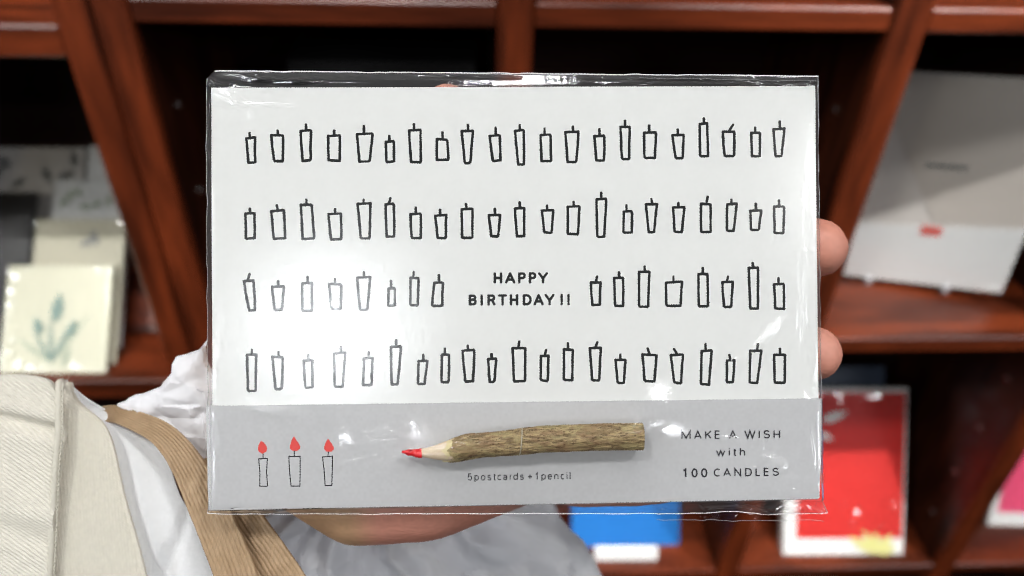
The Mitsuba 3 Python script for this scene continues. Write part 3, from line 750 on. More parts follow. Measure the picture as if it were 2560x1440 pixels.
# facets that catch a lamp: from, to, half width (mm), which lamp, haze
DENTS = [
    (-43.6, -0.8, -37.2, -10.8, 1.5, 0, 0.05), (-39.5, -34.3, -26.6, -32.6, 2.6, 0, 0.075), (-46.5, -41.0, -29.0, -37.2, 0.65, 0, 0.03),
    (-67.5, -24.4, -57.4, -28.4, 1.1, 5, 0.05), (48.3, -34.75, 53.6, -35.3, 0.35, 4, 0.03), (59.5, -39.4, 65.0, -42.0, 1.9, 4, 0.075), (54.1, -41.6, 62.5, -43.9, 0.45, 4, 0.04),
    (62.9, -44.3, 68.3, -46.2, 0.5, 4, 0.05), (66.3, -5.0, 54.3, -16.1, 1.2, 4, 0.05), (71.6, 17.6, 70.6, -2, 0.9, 4, 0.06), (69.9, 5.8, 69.2, -7.9, 0.6, 4, 0.06),
    (73.4, 48.0, 72.2, 33.2, 0.6, 4, 0.06), (-72.6, 54.2, -65.1, 53.8, 0.6, 6, 0.03), (-68.1, 53.2, -60.3, 51.6, 0.8, 6, 0.03), (-60.9, 51.7, -51.6, 52.3, 0.6, 6, 0.03),
    (-20.8, 53.9, -12.4, 53.8, 0.35, 1, 0.06), (-72.6, 50.6, -68.4, 48.7, 0.8, 6, 0.03), 
    (-74.4, 52.9, -73.0, 50.8, 0.6, 6, 0.05), (-74.9, 51.6, -73.4, 50.4, 0.6, 6, 0.05), (-69.1, -51.4, -60.4, -51.8, 0.5, 0, 0.08),     (-74.4, 42.6, -74.3, 23.3, 0.4, 5, 0.06), (18.7, 51.9, 27.6, 51.6, 0.5, 3, 0.06),
    (54.0, 52.3, 61.0, 51.3, 0.5, 2, 0.08), (66.5, -47.8, 68.2, -48.5, 0.5, 4, 0.08), (-73.0, -31.0, -72.2, -37.0, 0.5, 5, 0.06),
    (61.5, -53.9, 66.0, -51.5, 0.55, 8, 0.02), (66.4, -52.0, 69.6, -53.4, 0.8, 4, 0.03), (63.6, -54.1, 68.0, -53.7, 0.4, 1, 0.02), (70.4, -51.9, 72.2, -54.0, 0.5, 8, 0.02),
    (72.2, -52.6, 75.0, -54.9, 0.5, 4, 0.03), (54.0, -52.2, 61.0, -53.8, 0.35, 2, 0.02), (44.4, -51.9, 45.6, -53.6, 0.35, 8, 0.02), (47.0, -52.6, 53.5, -52.2, 0.3, 2, 0.02),
]


# ------------------------------------------------------------------ the held card set (millimetres of the held frame)
card = thing("postcard", "white postcard printed with rows of black candles, inside the clear sleeve", "postcard")
hadd(card + "__sheet", box_mesh(-74, 74, -50.75, 50.75, -2.0, 0.0, 0.12), "card_white", smooth=20)
stroke_rng = np.random.default_rng(3)


def wobble(a, b, n=7, amp=0.07):
    a, b = np.array(a), np.array(b)
    t = np.linspace(0, 1, n)[:, None]
    d = b - a
    nrm = np.array([-d[1], d[0]]) / (np.linalg.norm(d) + 1e-9)
    w = np.cumsum(stroke_rng.normal(0, 1, n))
    w = w - np.linspace(w[0], w[-1], n)
    return a + d * t + nrm * (amp * 0.5 * w[:, None] * min(1, np.linalg.norm(d) / 4))


for row in CANDLES.strip().split("\n"):
    q = np.array(list(map(float, row.split(",")))).reshape(6, 2)
    wt, wb, tl, tr, br, bl = q
    loop = np.vstack([wobble(tl, tr, 4), wobble(tr, br), wobble(br, bl, 4), wobble(bl, tl), [tl]])
    pen = 0.325
    parts = []
    for line in (loop, np.vstack([wb, wt])):
        ls = sg.LineString(line)
        n = max(int(ls.length / 0.45), 2)
        ps = [ls.interpolate(k / n, normalized=True) for k in range(n + 1)]
        rs = pen * (1 + 0.10 * np.convolve(stroke_rng.normal(0, 1, n + 3), [.3, .4, .3], "valid"))
        parts += [sg.MultiPoint([ps[k], ps[k + 1]]).convex_hull.buffer((rs[k] + rs[k + 1]) / 2, quad_segs=4) for k in range(n)]
    shape = unary_union(parts).simplify(0.02)
    hadd(card + "__printed_candle", flat_print(shape, 0.004, 0.012), "ink")
hadd(card + "__lettering", flat_print(lettering(GREETING, 0.62, True), 0.004, 0.012), "ink")

# the grey paper band folded round the foot of the card, with the pencil tied to it
band = thing("paper_band", "grey paper band round the foot of the postcard, with lettering and three lit candles", "paper band")


def band_sheet():
    nx, prof = 60, []
    for y in np.linspace(0, 1, 26):
        prof.append((y, 0.0))  # front, from the upper edge down
    outer = [(y, 0.75) for y in np.linspace(0, 1, 26)]
    th = 0.28
    V = []
    xs = np.linspace(0, 1, nx)
    for x in xs:
        yt = -26.45 + 0.31 * x
        yb = -51.5 + 0.9 * x
        xl = lambda t: -75.26 + 0.51 * t
        xr = lambda t: 74.34 - 1.0 * t ** 3
        ring = []
        front = [(yt + (yb - yt) * t, 0.75 + 0.0 * t, t) for t in np.linspace(0, 1, 22)]
        fold = [(yb - 1.5 * math.sin(a) * 0.25, -0.85 + 1.6 * math.cos(a), 1.0) for a in np.linspace(0, np.pi, 9)[1:-1]]
        rear = [(yb + (-26.0 - yb) * t, -2.45, 1 - t) for t in np.linspace(0, 1, 8)]
        path = front + fold + rear
        pts = np.array([(p[0], p[1]) for p in path])
        d = np.gradient(pts, axis=0)
        d /= np.linalg.norm(d, axis=1, keepdims=True)
        nrm = np.c_[d[:, 1], -d[:, 0]]
        inner = pts - nrm * th
        tt = np.array([p[2] for p in path])
        X = xl(tt) + (xr(tt) - xl(tt)) * x
        sag = 0.12 * np.sin(3.1 * x + 1.2) * (tt * (1 - tt) * 4)
        o = np.c_[X, pts[:, 0], pts[:, 1] + sag]
        i = np.c_[X, inner[:, 0], inner[:, 1] + sag]
        V.append(np.vstack([o, i[::-1]]))
    V = np.array(V)
    m = V.shape[1]
    F = []
    for a in range(nx - 1):
        for k in range(m):
            p0, p1 = a * m + k, a * m + (k + 1) % m
            F += [[p0, p1, p1 + m], [p0, p1 + m, p0 + m]]
    h = m // 2
    for a in (0, nx - 1):
        for k in range(h - 1):
            q = [a * m + k, a * m + k + 1, a * m + m - 2 - k, a * m + m - 1 - k]
            f = [[q[0], q[2], q[1]], [q[0], q[3], q[2]]]
            F += f if a == 0 else [g[::-1] for g in f]
    return trimesh.Trimesh(V.reshape(-1, 3), np.array(F), process=False)


bm = band_sheet()
if bm.volume < 0:
    bm.invert()
hadd(band + "__sheet", bm, "band_paper", smooth=40)
ZP = 0.885
CAND3 = [
    ([(-62.59, -39.22), (-60.51, -39.17), (-60.74, -42.45), (-60.48, -45.87), (-62.39, -45.85), (-62.33, -42.66)], [(-61.56, -38.03), (-61.52, -39.16)], [(-62.01, -34.93), (-61.2, -35.5), (-60.66, -36.35), (-60.6, -36.9), (-60.75, -37.5), (-61.61, -38.05), (-62.5, -37.6), (-62.75, -37.0), (-62.7, -36.33), (-62.4, -35.6)]),
    ([(-55.37, -38.76), (-52.64, -38.79), (-52.66, -42.55), (-52.77, -45.92), (-54.87, -45.94), (-55.2, -42.51)], [(-54.01, -37.37), (-54.06, -38.66)], [(-54.11, -33.89), (-53.6, -34.8), (-53.06, -35.5), (-52.65, -36.3), (-52.7, -36.9), (-53.31, -37.45), (-54.47, -37.4), (-55.05, -36.9), (-55.1, -36.3), (-54.7, -35.01)]),
    ([(-47.28, -38.97), (-44.86, -38.83), (-44.93, -42.4), (-45.09, -45.87), (-46.68, -45.86), (-46.9, -42.14)], [(-45.82, -37.65), (-45.94, -38.75)], [(-45.92, -34.59), (-45.4, -35.3), (-44.94, -35.94), (-44.52, -36.8), (-44.6, -37.3), (-45.11, -37.7), (-46.29, -37.7), (-46.8, -37.2), (-46.88, -36.6), (-46.5, -35.6)]),
]
for body, wick, flame in CAND3:
    ls = unary_union([sg.LineString(body + body[:1]).buffer(0.13, join_style="round"), sg.LineString(wick).buffer(0.13)])
    c = hadd(band + "__printed_candle", flat_print(ls, ZP, 0.012), "ink_grey")
    fp = sg.Polygon(flame).buffer(0.12).buffer(-0.1)
    hadd(c + "__flame", flat_print(fp, ZP + 0.004, 0.016), "flame_red")
hadd(band + "__lettering", flat_print(lettering(WISH, 0.28, False), ZP, 0.012), "ink_grey")
hadd(band + "__lettering", flat_print(lettering(HUNDRED, 0.36, False), ZP, 0.012), "ink_grey")
hadd(band + "__lettering", flat_print(lettering(CONTENTS, 0.25, False), ZP, 0.012), "ink_grey")

# the twig pencil
pencil = thing("pencil", "red pencil made of a brown twig with its bark on, tied to the grey band", "pencil")
PZ = 0.9 + 3.25
AX = CubicSpline([-27.7, -23.0, -16.5, -11.6, -6.3, 0.6, 9.6, 18.9, 29.7], [-37.35, -37.6, -37.15, -36.15, -35.75, -35.15, -34.65, -34.35, -34.25])
RAD = CubicSpline([-17.5, -15.5, -10.3, 0.6, 9.6, 18.0, 29.7], [2.35, 2.72, 2.85, 2.98, 3.08, 3.12, 3.17])


def bark_tint(p, n, uv):
    x, y, z = local(p)
    ang = dr.atan2(z - PZ, y + 35.2)
    g = fbm(x * 0.55, ang * 9.0, z * 0.2, 4)
    f = noise(x * 1.5, ang * 34.0)
    k = fbm(x * 0.32 + 4, ang * 1.6, 3.0, 3)
    red = smoothstep(0.50, 0.68, fbm(x * 0.25 + 21, ang * 1.3 + 5, 1.0, 3))
    c = mix((0.15, 0.100, 0.048), (0.40, 0.298, 0.155), smoothstep(0.24, 0.68, g))
    c = mix(c, (0.052, 0.028, 0.014), smoothstep(0.58, 0.80, f) * 0.75)
    c = mix(c, (0.36, 0.31, 0.15), 0.4 * smoothstep(0.45, 0.7, k))
    return mix(c, (0.155, 0.062, 0.036), 0.4 * red * smoothstep(0.4, 0.7, g + 0.15))


principled("bark", bark_tint, 0.6, 0.35)


def pale_wood(p, n, uv):
    x, y, z = local(p)
    g = fbm(x * 0.25, y * 3.0, z * 3.0, 3)
    return mix((0.52, 0.40, 0.27), (0.68, 0.56, 0.42), g)


principled("pale_wood", pale_wood, 0.55, 0.3)
principled("inner_bark", (0.62, 0.53, 0.30), 0.6, 0.3)
principled("red_lead", (0.68, 0.022, 0.028), 0.28, 0.6)


def body_of_revolution(xs, radius, n, zig=None, cap=True, squash=1.0, dz=0.0):
    """a bent, uneven rod along the pencil's axis; zig shifts its left rim in x by angle; squash flattens it in z, dz lowers it"""
    ang = np.linspace(0, 2 * np.pi, n + 1)[:-1]
    V = []
    for k, x in enumerate(xs):
        w = max(0, 1 - (x - xs[0]) / 2.5)
        X = x + (zig(ang) * w if zig is not None else 0) + 0 * ang
        r = radius(X, ang)
        V.append(np.c_[X, AX(X) + r * np.cos(ang), PZ + dz + squash * r * np.sin(ang)])
    V = np.vstack(V)
    F = []
    for i in range(len(xs) - 1):
        k = np.arange(n)
        a, b = i * n + k, i * n + (k + 1) % n
        F += [np.c_[a, a + n, b + n], np.c_[a, b + n, b]]
    V = np.vstack([V, V[:n].mean(0), V[-n:].mean(0)])
    k = np.arange(n)
    e = (len(xs) - 1) * n
    F += [np.c_[k * 0 + len(V) - 2, k, (k + 1) % n], np.c_[k * 0 + len(V) - 1, e + (k + 1) % n, e + k]]
    m = trimesh.Trimesh(V, np.vstack(F), process=False)
    if m.volume < 0:
        m.invert()
    return m


def bark_r(X, a):
    q = np.dstack([X * 0.45, 5.5 * np.cos(a) * 1.4, 5.5 * np.sin(a) * 1.4])[0]
    q2 = np.dstack([X * 0.15, 2.0 * np.cos(a), 2.0 * np.sin(a)])[0]
    fis = meshkit.noise(np.dstack([X * 0.8, 14 * np.cos(a), 14 * np.sin(a)])[0], 4)
    r = RAD(X) + 0.42 * (meshkit.fbm(q, 3, 5) - 0.5) + 0.5 * (meshkit.noise(q2, 9) - 0.5) - 0.16 * np.clip((fis - 0.62) / 0.2, 0, 1)
    knot = 0.28 * np.exp(-((X - 17) / 1.8) ** 2) * np.clip(np.cos(a - 1.0), 0, 1) ** 3
    return r + knot


zig = lambda a: 0.55 * np.sign(np.sin(3 * a + 0.4)) * np.abs(np.sin(3 * a + 0.4)) ** 0.7 + 0.35 * np.sin(7 * a + 1) + 0.2 * np.sin(13 * a)
bark = hadd(pencil + "__bark", body_of_revolution(np.linspace(-15.9, 29.6, 210), bark_r, 150, zig), "bark", smooth=35)
hadd(pencil + "__inner_bark", body_of_revolution(np.linspace(-17.2, -14.2, 14), lambda X, a: 2.52 + 0.09 * (X + 16) + 0.05 * np.sin(5 * a), 90, lambda a: 0.9 * zig(a + 0.12)), "inner_bark", smooth=35)
cone_r = lambda X, a: (0.62 + (X + 24.0) * 0.235) * (1 + 0.05 * np.cos(3 * a + 0.5) + 0.03 * np.cos(5 * a))
hadd(pencil + "__sharpened_wood", body_of_revolution(np.linspace(-23.9, -15.3, 30), lambda X, a: np.minimum(cone_r(X, a), 2.62), 72), "pale_wood", smooth=25)
lead_r = lambda X, a: np.interp(X, [-27.8, -27.6, -26.6, -24.6, -23.6, -22.9], [0.12, 0.36, 0.58, 0.74, 1.12, 1.0]) * (1 + 0.10 * np.cos(2 * a + X) + 0.10 * (X > -24.6) * np.cos(a - 3.6) + 0.06 * np.sin(4 * X + 2 * a))
hadd(pencil + "__lead", body_of_revolution(np.linspace(-27.8, -22.9, 26), lead_r, 40), "red_lead", smooth=30)
# clear elastic loop that ties the pencil to the band
loop = thing("elastic_loop", "thin clear elastic thread looped round the twig pencil", "elastic thread")
a = np.radians(np.linspace(-62, 232, 40))
lp = np.c_[0.35 + 0.55 * np.cos(a * 0.7), AX(0.6) + 3.22 * np.cos(a), PZ + 3.22 * np.sin(a)]
bsdf("clear_thread", {"type": "twosided", "bsdf": {"type": "principled", "base_color": rgb(0.40, 0.36, 0.28), "roughness": 0.2, "specular": 0.8}})
hadd(loop, tube(np.vstack([[lp[0, 0], lp[0, 1], 0.95], lp, [lp[-1, 0], lp[-1, 1], 0.95]]), 0.13, 8), "clear_thread", smooth=50)

# ------------------------------------------------------------------ the clear sleeve: a taut membrane over card, band and pencil, with creases
sleeve = thing("plastic_sleeve", "clear crinkled plastic sleeve packing the postcard, grey band and pencil", "plastic sleeve")
FX0, FX1, FY0, FY1 = -75.75, 75.1, -54.3, 54.6
ZS = -0.9


def outline_edge(u, v):
    """map the unit square to the slightly crooked outline of the sleeve"""
    x = (-75.35 - 0.1 * v) * (1 - u) + (74.9 + 0.1 * v) * u
    top = 55.1 - 1.75 * u
    bot = -52.9 - 1.75 * u
    y = bot * (1 - v) + top * v
    # the welds wander a little, the upper left corner is folded round, the lower right one sticks out
    near = lambda cx_, cy_, r: np.exp(-(((x - cx_) / r) ** 2 + ((y - cy_) / r) ** 2))
    wv = lambda s, k: meshkit.fbm(np.stack([s * k, s * 0 + 3.3, s * 0], -1), 3, int(k)) - 0.5
    x = x + 0.5 * wv(y * 0.11, 2) * (np.abs(2 * u - 1) ** 6) + 0.9 * near(-75.4, 55.3, 1.5) + 1.3 * near(74.8, -55.0, 2.2) - 0.4 * near(-75.3, -53.2, 1.3)
    y = y + 0.45 * wv(x * 0.10, 3) * (np.abs(2 * v - 1) ** 6) - 0.9 * near(-75.4, 55.3, 1.5) - 0.3 * near(62, -54.4, 3) + 0.5 * near(52, -54.3, 4) + 0.3 * near(-75.3, -53.2, 1.3)
    return x, y


cx, cy = 210, 150
u, v = np.meshgrid(np.linspace(0, 1, cx), np.linspace(0, 1, cy), indexing="ij")
X, Y = outline_edge(u, v)
O = np.full(X.shape, -9.0)
O[(np.abs(X) < 74.2) & (np.abs(Y) < 50.9)] = 0.26
O[(np.abs(X) < 74.6) & (Y < -26.2) & (Y > -51.2)] = 1.18
pr = (X > -17) & (X < 29.8)
dy = np.abs(Y - AX(np.clip(X, -27, 29)))
Rr = np.where(pr, 3.3, np.interp(X, [-27.8, -23, -17], [0.3, 0.9, 2.7]))
O = np.maximum(O, np.where((dy < Rr) & (X > -27.8) & (X < 29.9), PZ + 0.3 + np.sqrt(np.clip(Rr ** 2 - dy ** 2, 0, None)), -9))
H = np.maximum(O, ZS)
edge = np.zeros(X.shape, bool)
edge[[0, -1]] = True
edge[:, [0, -1]] = True
for it in range(2600):
    N = H.copy()
    N[1:-1, 1:-1] = 0.25 * (H[2:, 1:-1] + H[:-2, 1:-1] + H[1:-1, 2:] + H[1:-1, :-2])
    H = np.maximum(O, N)
    H[edge] = ZS
H = gaussian_filter(H, 0.8)
K = 4
nx, ny = cx * K, cy * K
u, v = np.meshgrid(np.linspace(0, 1, nx), np.linspace(0, 1, ny), indexing="ij")
X, Y = outline_edge(u, v)
H = nd_zoom(H, K, order=3, grid_mode=False)
H = H[:nx, :ny]
dist = np.minimum(np.minimum(X - X[:1], X[-1:] - X), np.minimum(Y - Y[:, :1], Y[:, -1:] - Y))
dist = np.minimum(np.minimum(u * 150, (1 - u) * 150), np.minimum(v * 107, (1 - v) * 107))
inner = np.clip(dist / 1.2, 0, 1)


def ridge(p0, p1, amp, wid, skew=0.0):
    p0, p1 = np.array(p0), np.array(p1)
    d = p1 - p0
    L = np.linalg.norm(d)
    d = d / L
    s = ((X - p0[0]) * d[0] + (Y - p0[1]) * d[1]) / L
    w = -(X - p0[0]) * d[1] + (Y - p0[1]) * d[0] - 4 * skew * s * (1 - s)
    return amp * np.exp(-(w / wid) ** 2) * np.clip(np.sin(np.pi * np.clip(s, 0, 1)), 0, 1) ** 0.7


for p0, p1, amp, wid, sk in CREASES:
    H = H + ridge(p0, p1, amp, wid, sk)
q = np.dstack([X, Y, 0 * X])
H = H + inner * (0.10 * (meshkit.fbm(q * 0.07, 2, 2) - 0.5) + 0.002 * (meshkit.fbm(q * 0.9, 2, 3) - 0.5))
for (qx, qy), rad, amp, n, sd in CRUSHED:
    w = np.exp(-(((X - qx) / rad[0]) ** 2 + ((Y - qy) / rad[1]) ** 2) ** 2) * np.clip(dist / 0.6, 0, 1)
    H = H + w * crumple(X, Y, n, amp, sd, (qx - 2 * rad[0], qx + 2 * rad[0], qy - 2 * rad[1], qy + 2 * rad[1]))


GRAIN = np.random.default_rng(5).normal(0, 1, X.shape)


def dent(x0, y0, x1, y1, wid, lamp, haze):
    """a flat facet pressed into the film, tilted as a film that catches that lamp"""
    global H
    c = np.array([(x0 + x1) / 2, (y0 + y1) / 2])
    d = np.array([x1 - x0, y1 - y0])
    L = np.linalg.norm(d) / 2
    d = d / (2 * L)
    i = int(round((c[0] - X[0, 0]) / (X[-1, 0] - X[0, 0]) * (nx - 1)))
    j = int(round((c[1] - Y[i, 0]) / (Y[i, -1] - Y[i, 0]) * (ny - 1)))
    i, j = np.clip(i, 4, nx - 5), np.clip(j, 4, ny - 5)

    def slope(q):  # the slope by which the film at q mirrors the lamp into the lens
        P = held([q[0], q[1], H[i, j]])
        l = np.array([lamp[0], lamp[1], CEILING]) - P
        nh = HELD_R.T @ (l / np.linalg.norm(l) + (EYE - P) / np.linalg.norm(EYE - P))
        return -nh[:2] / nh[2]
    e = np.array([-d[1], d[0]])
    g0, g1 = slope(c - d * L), slope(c + d * L)
    gm, gs = (g0 + g1) / 2, (g1 - g0) / (2 * L)
    s = (X - c[0]) * d[0] + (Y - c[1]) * d[1]
    w = (X - c[0]) * e[0] + (Y - c[1]) * e[1]
    win = np.exp(-(s / (1.25 * L)) ** 4 - (w / (1.15 * wid)) ** 4)
    across = abs(gm @ e) * wid + abs(gm @ d) * min(L, 3.0)
    H = H * (1 - win) + win * (H[i, j] + gm @ d * s + 0.5 * (gs @ d) * s ** 2 + (gm @ e + gs @ e * s) * w + 0.25 * min(across, 1.2))
    soft = np.exp(-(s / (1.7 * L)) ** 2 - (w / (1.9 * wid)) ** 2)
    H = H + soft * haze * 0.22 * GRAIN


# faint wrinkles along the empty upper rim
rim = np.exp(-((Y - 52.6) / 1.5) ** 2)
H = H + inner * rim * 0.12 * (meshkit.fbm(np.dstack([X * 0.12, Y * 0.5, 0 * X]), 3, 8) - 0.5)
H = np.where((np.abs(X) < 74.1) & (np.abs(Y) < 50.8), np.maximum(H, 0.2), H)
H = np.where((np.abs(X) < 74.6) & (Y < -26.3) & (Y > -51.3), np.maximum(H, 1.1), H)
dy = np.abs(Y - AX(np.clip(X, -27, 29)))
Rr = np.where(X > -17, 3.35, np.interp(X, [-27.8, -23, -17], [0.7, 1.15, 2.8]))
on = (dy < Rr) & (X > -28.2) & (X < 30.1)
H = np.where(on, np.maximum(H, PZ + 0.28 + np.sqrt(np.clip(Rr ** 2 - dy ** 2, 0, None))), H)
H = H + GRAIN * 0.03 * np.exp(-(dy / 4.5) ** 4) * np.clip((X + 29) / 2, 0, 1) * np.clip((32 - X) / 2, 0, 1)
for x0, y0, x1, y1, wid, k, hz in DENTS:
    dent(x0, y0, x1, y1, wid, LAMPS[k] if k < 6 else (3.3 * (k - 7), -3.2), hz)
H = H + 0.006 * GRAIN * np.clip(dist / 0.5, 0, 1)
H = np.where((np.abs(X) < 74.3) & (np.abs(Y) < 51.05), np.maximum(H, 0.2), H)
film_v = np.dstack([X, Y, H]).reshape(-1, 3)
ff = grid_faces(nx, ny)
mid = film_v[ff].mean(1)
rimf = (np.abs(mid[:, 0]) > 74.0) | (mid[:, 1] > 50.75) | (mid[:, 1] < -51.4 + 0.006 * (mid[:, 0] + 75))


def part_of(v, f):
    used, inv = np.unique(f, return_inverse=True)
    return v[used], inv.reshape(f.shape)


hadd(sleeve + "__front_film", part_of(film_v, ff[~rimf]), "film", smooth=True)
hadd(sleeve + "__rim_film", part_of(film_v, ff[rimf]), "film_hazy", smooth=True)
# rear film
bu, bv = np.meshgrid(np.linspace(0, 1, 160), np.linspace(0, 1, 120), indexing="ij")
bx, by = outline_edge(bu, bv)
bd = np.minimum(np.minimum(bu * 150, (1 - bu) * 150), np.minimum(bv * 107, (1 - bv) * 107))
be = np.clip(bd / 2.2, 0, 1)
bz = ZS - 2.0 * np.sqrt(be * (2 - be)) + 0.25 * be * (meshkit.fbm(np.dstack([bx * 0.2, by * 0.2, 0 * bx]), 3, 12) - 0.5)
hadd(sleeve + "__rear_film", (np.dstack([bx, by, bz]).reshape(-1, 3), grid_faces(160, 120)[:, ::-1]), "film", smooth=True)
# the welded edges; their pale colour stands for the light they catch
t = np.linspace(0, 1, 90)
jit = lambda s: 0.05 * (meshkit.fbm(np.c_[t * 30, t * 0 + s, t * 0], 2, int(s)) - 0.5)
for k, (a, b) in enumerate((((0.012, 1), (1, 1)), ((0, 0), (0, 0.984)), ((1, 0), (1, 1)), ((0, 0), (1, 0)))):
    ex, ey = outline_edge(a[0] + (b[0] - a[0]) * t, a[1] + (b[1] - a[1]) * t)
    ex, ey = ex + (jit(k) if k in (1, 2) else 0), ey + (jit(k) if k in (0, 3) else 0)
    hadd(sleeve + "__welded_edge", tube(np.c_[ex, ey, 0 * t + ZS + 0.12], (0.16, 0.08, 0.09, 0.11)[k], 8), ("film_edge", "film_edge_faint", "film_edge_faint", "film_edge")[k], smooth=60)
# strips of clear tape at the two right corners
for (x0, x1, y0, y1), sd in (((30.4, 74.6, 50.9, 52.7), 5), ((33.7, 74.4, -55.3, -52.4), 6)):
    n = 80
    tu, tv = np.meshgrid(np.linspace(0, 1, n), np.linspace(0, 1, 10), indexing="ij")
    wav = 0.35 * (meshkit.fbm(np.dstack([tu * 9, tv * 0, tu * 0 + sd]), 3, sd) - 0.5)
    Vt = np.dstack([x0 + (x1 - x0) * tu, y0 + (y1 - y0) * tv + wav * (tv if y0 > 0 else (1 - tv)) - (0.9 * tu if y0 > 0 else -0.2 * tu + 0.9 * tu), ZS + 1.3 + 0.5 * wav + 0.9 * (meshkit.noise(np.dstack([tu * 22, tv * 1.5, tu * 0]), sd) - 0.5) + (0.35 * tv if y0 < 0 else 0)])
    Vt[..., 2] = np.maximum(Vt[..., 2] + 0.3, 0.5)
    tp = hadd(sleeve + "__clear_tape", (Vt.reshape(-1, 3), grid_faces(n, 10)), "film", smooth=True)
    e = Vt[:, -1 if y0 > 0 else 0]
    hadd(tp + "__tape_edge", tube(e, 0.05, 6), "film_edge_faint", smooth=60)


# ------------------------------------------------------------------ the person: left hand behind the set, arm, jacket sleeve and shirt
person = thing("person", "left hand behind the card set, arm in a cream twill jacket sleeve over white cuff", "person")


def chain(pts):
    out = []
    for (a, ra), (b, rb) in zip(pts[:-1], pts[1:]):
        sp = []
        for c, r in ((a, ra), (b, rb)):
            s = trimesh.creation.icosphere(2, r)
            s.apply_translation(c)
            sp.append(s.vertices)
        h = trimesh.convex.convex_hull(np.vstack(sp))
        out.append(m3.Manifold(m3.Mesh(h.vertices.astype(np.float32), h.faces.astype(np.uint32))))
    return out


def hull(*balls):
    sp = []
    for c, r in balls:
        s = trimesh.creation.icosphere(2, r)
        s.apply_translation(c)
        sp.append(s.vertices)
    h = trimesh.convex.convex_hull(np.vstack(sp))
    return m3.Manifold(m3.Mesh(h.vertices.astype(np.float32), h.faces.astype(np.uint32)))


G = []
# fingers: knuckle, two joints, tip
G += chain([((-4, 26, -15), 10.0), ((28, 33, -15), 8.6), ((50, 36, -13), 7.8), ((63, 37, -11), 6.6)])
G += chain([((0, 7, -15), 10.5), ((36, 11, -16), 9.0), ((62, 12.4, -14), 8.2), ((78.2, 11.4, -10.5), 8.0)])
G += chain([((-2, -13, -15), 10.2), ((32, -15, -16), 8.8), ((58, -15.5, -14), 7.9), ((77.0, -16.0, -10.5), 7.4)])
G += chain([((-8, -38, -16), 11), ((16, -47.5, -17), 9.2), ((34, -48.5, -15), 7.6), ((47, -47, -13), 6.2)])
# palm, its outer heel, ball of the thumb, wrist, forearm
G += [hull(((-4, 26, -16), 9.5), ((0, 7, -17), 10), ((-2, -13, -17), 10), ((-8, -36, -17), 10.5), ((-62, -44, -21), 12), ((-66, 2, -20), 12))]
G += [hull(((0, -46, -18), 10.5), ((-24, -52.5, -19), 13.2), ((-42, -53.5, -20), 13.6), ((-66, -42, -24), 12))]
G += [hull(((-62, 0, -16), 13), ((-40, 18, -15), 12), ((-22, 20, -16), 11)), hull(((-67.5, -13.5, -19), 13.2), ((-60, 2, -17), 12))]
G += chain([((-44, 14, -15), 12.5), ((-28, 34, -13), 9.2), ((-17.4, 48.0, -10), 6.3)])
G += [hull(((-64, -42, -26), 14), ((-67, -17, -22), 13.5), ((-88, -52, -62), 13), ((-86, -60, -64), 13))]
G += [hull(((-88, -52, -62), 13), ((-86, -60, -64), 13), ((-170, -88, -56), 22), ((-170, -98, -56), 22))]
hand = m3.Manifold()
for g in G:
    hand = hand + g
hand = hand.refine_to_length(2.6)
mm_ = hand.to_mesh()
hm = trimesh.Trimesh(mm_.vert_properties[:, :3], mm_.tri_verts, process=True)
trimesh.smoothing.filter_taubin(hm, lamb=0.5, nu=0.51, iterations=26)
trimesh.smoothing.filter_laplacian(hm, lamb=0.4, iterations=2)
nv = hm.vertices.copy()
nv += hm.vertex_normals * (0.22 * (meshkit.fbm(nv * 0.35, 3, 4) - 0.5))[:, None]
hm.vertices = nv


def skin(p, n, uv):
    x, y, z = local(p)
    blotch = fbm(x * 0.09, y * 0.09, z * 0.09, 3)
    fine = fbm(x * 0.9, y * 0.9, z * 0.9, 2)
    heel = smoothstep(-34.0, -44.0, x)
    c = mix((0.56, 0.225, 0.158), (0.65, 0.305, 0.235), blotch)
    c = mix(c, (0.47, 0.305, 0.165), 0.8 * heel)
    return c * (0.93 + 0.14 * fine)




def skin_lines(p, n, uv):
    x, y, z = local(p)
    a = noise(x * 1.1 + 0.6 * noise(x * 0.3, y * 0.3, z * 0.3), y * 3.4, z * 1.2)
    return 0.00009 * a + 0.00005 * noise(x * 4, y * 6, z * 5)


principled("skin", skin, 0.45, 0.4, bump=skin_lines, sheen=0.15)
hadd(person + "__hand", hm, "skin", smooth=True)

# cloth materials
principled("twill_cream", lambda p, n, uv: mi.Color3f(0.63, 0.60, 0.525) * (0.92 + 0.16 * fbm(p.x * 900, p.y * 900, p.z * 900, 2)), 0.85, 0.15, sheen=0.3)
principled("cuff_cream", lambda p, n, uv: mi.Color3f(0.66, 0.62, 0.535) * (0.90 + 0.20 * fbm(p.x * 1500, p.y * 1500, p.z * 1500, 2)), 0.9, 0.12, sheen=0.3)
principled("knit_white", lambda p, n, uv: mi.Color3f(0.78, 0.785, 0.80) * (0.95 + 0.1 * fbm(p.x * 1400, p.y * 1400, p.z * 1400, 2)), 0.9, 0.1, sheen=0.4)
principled("seam_thread", (0.60, 0.57, 0.49), 0.8, 0.15)


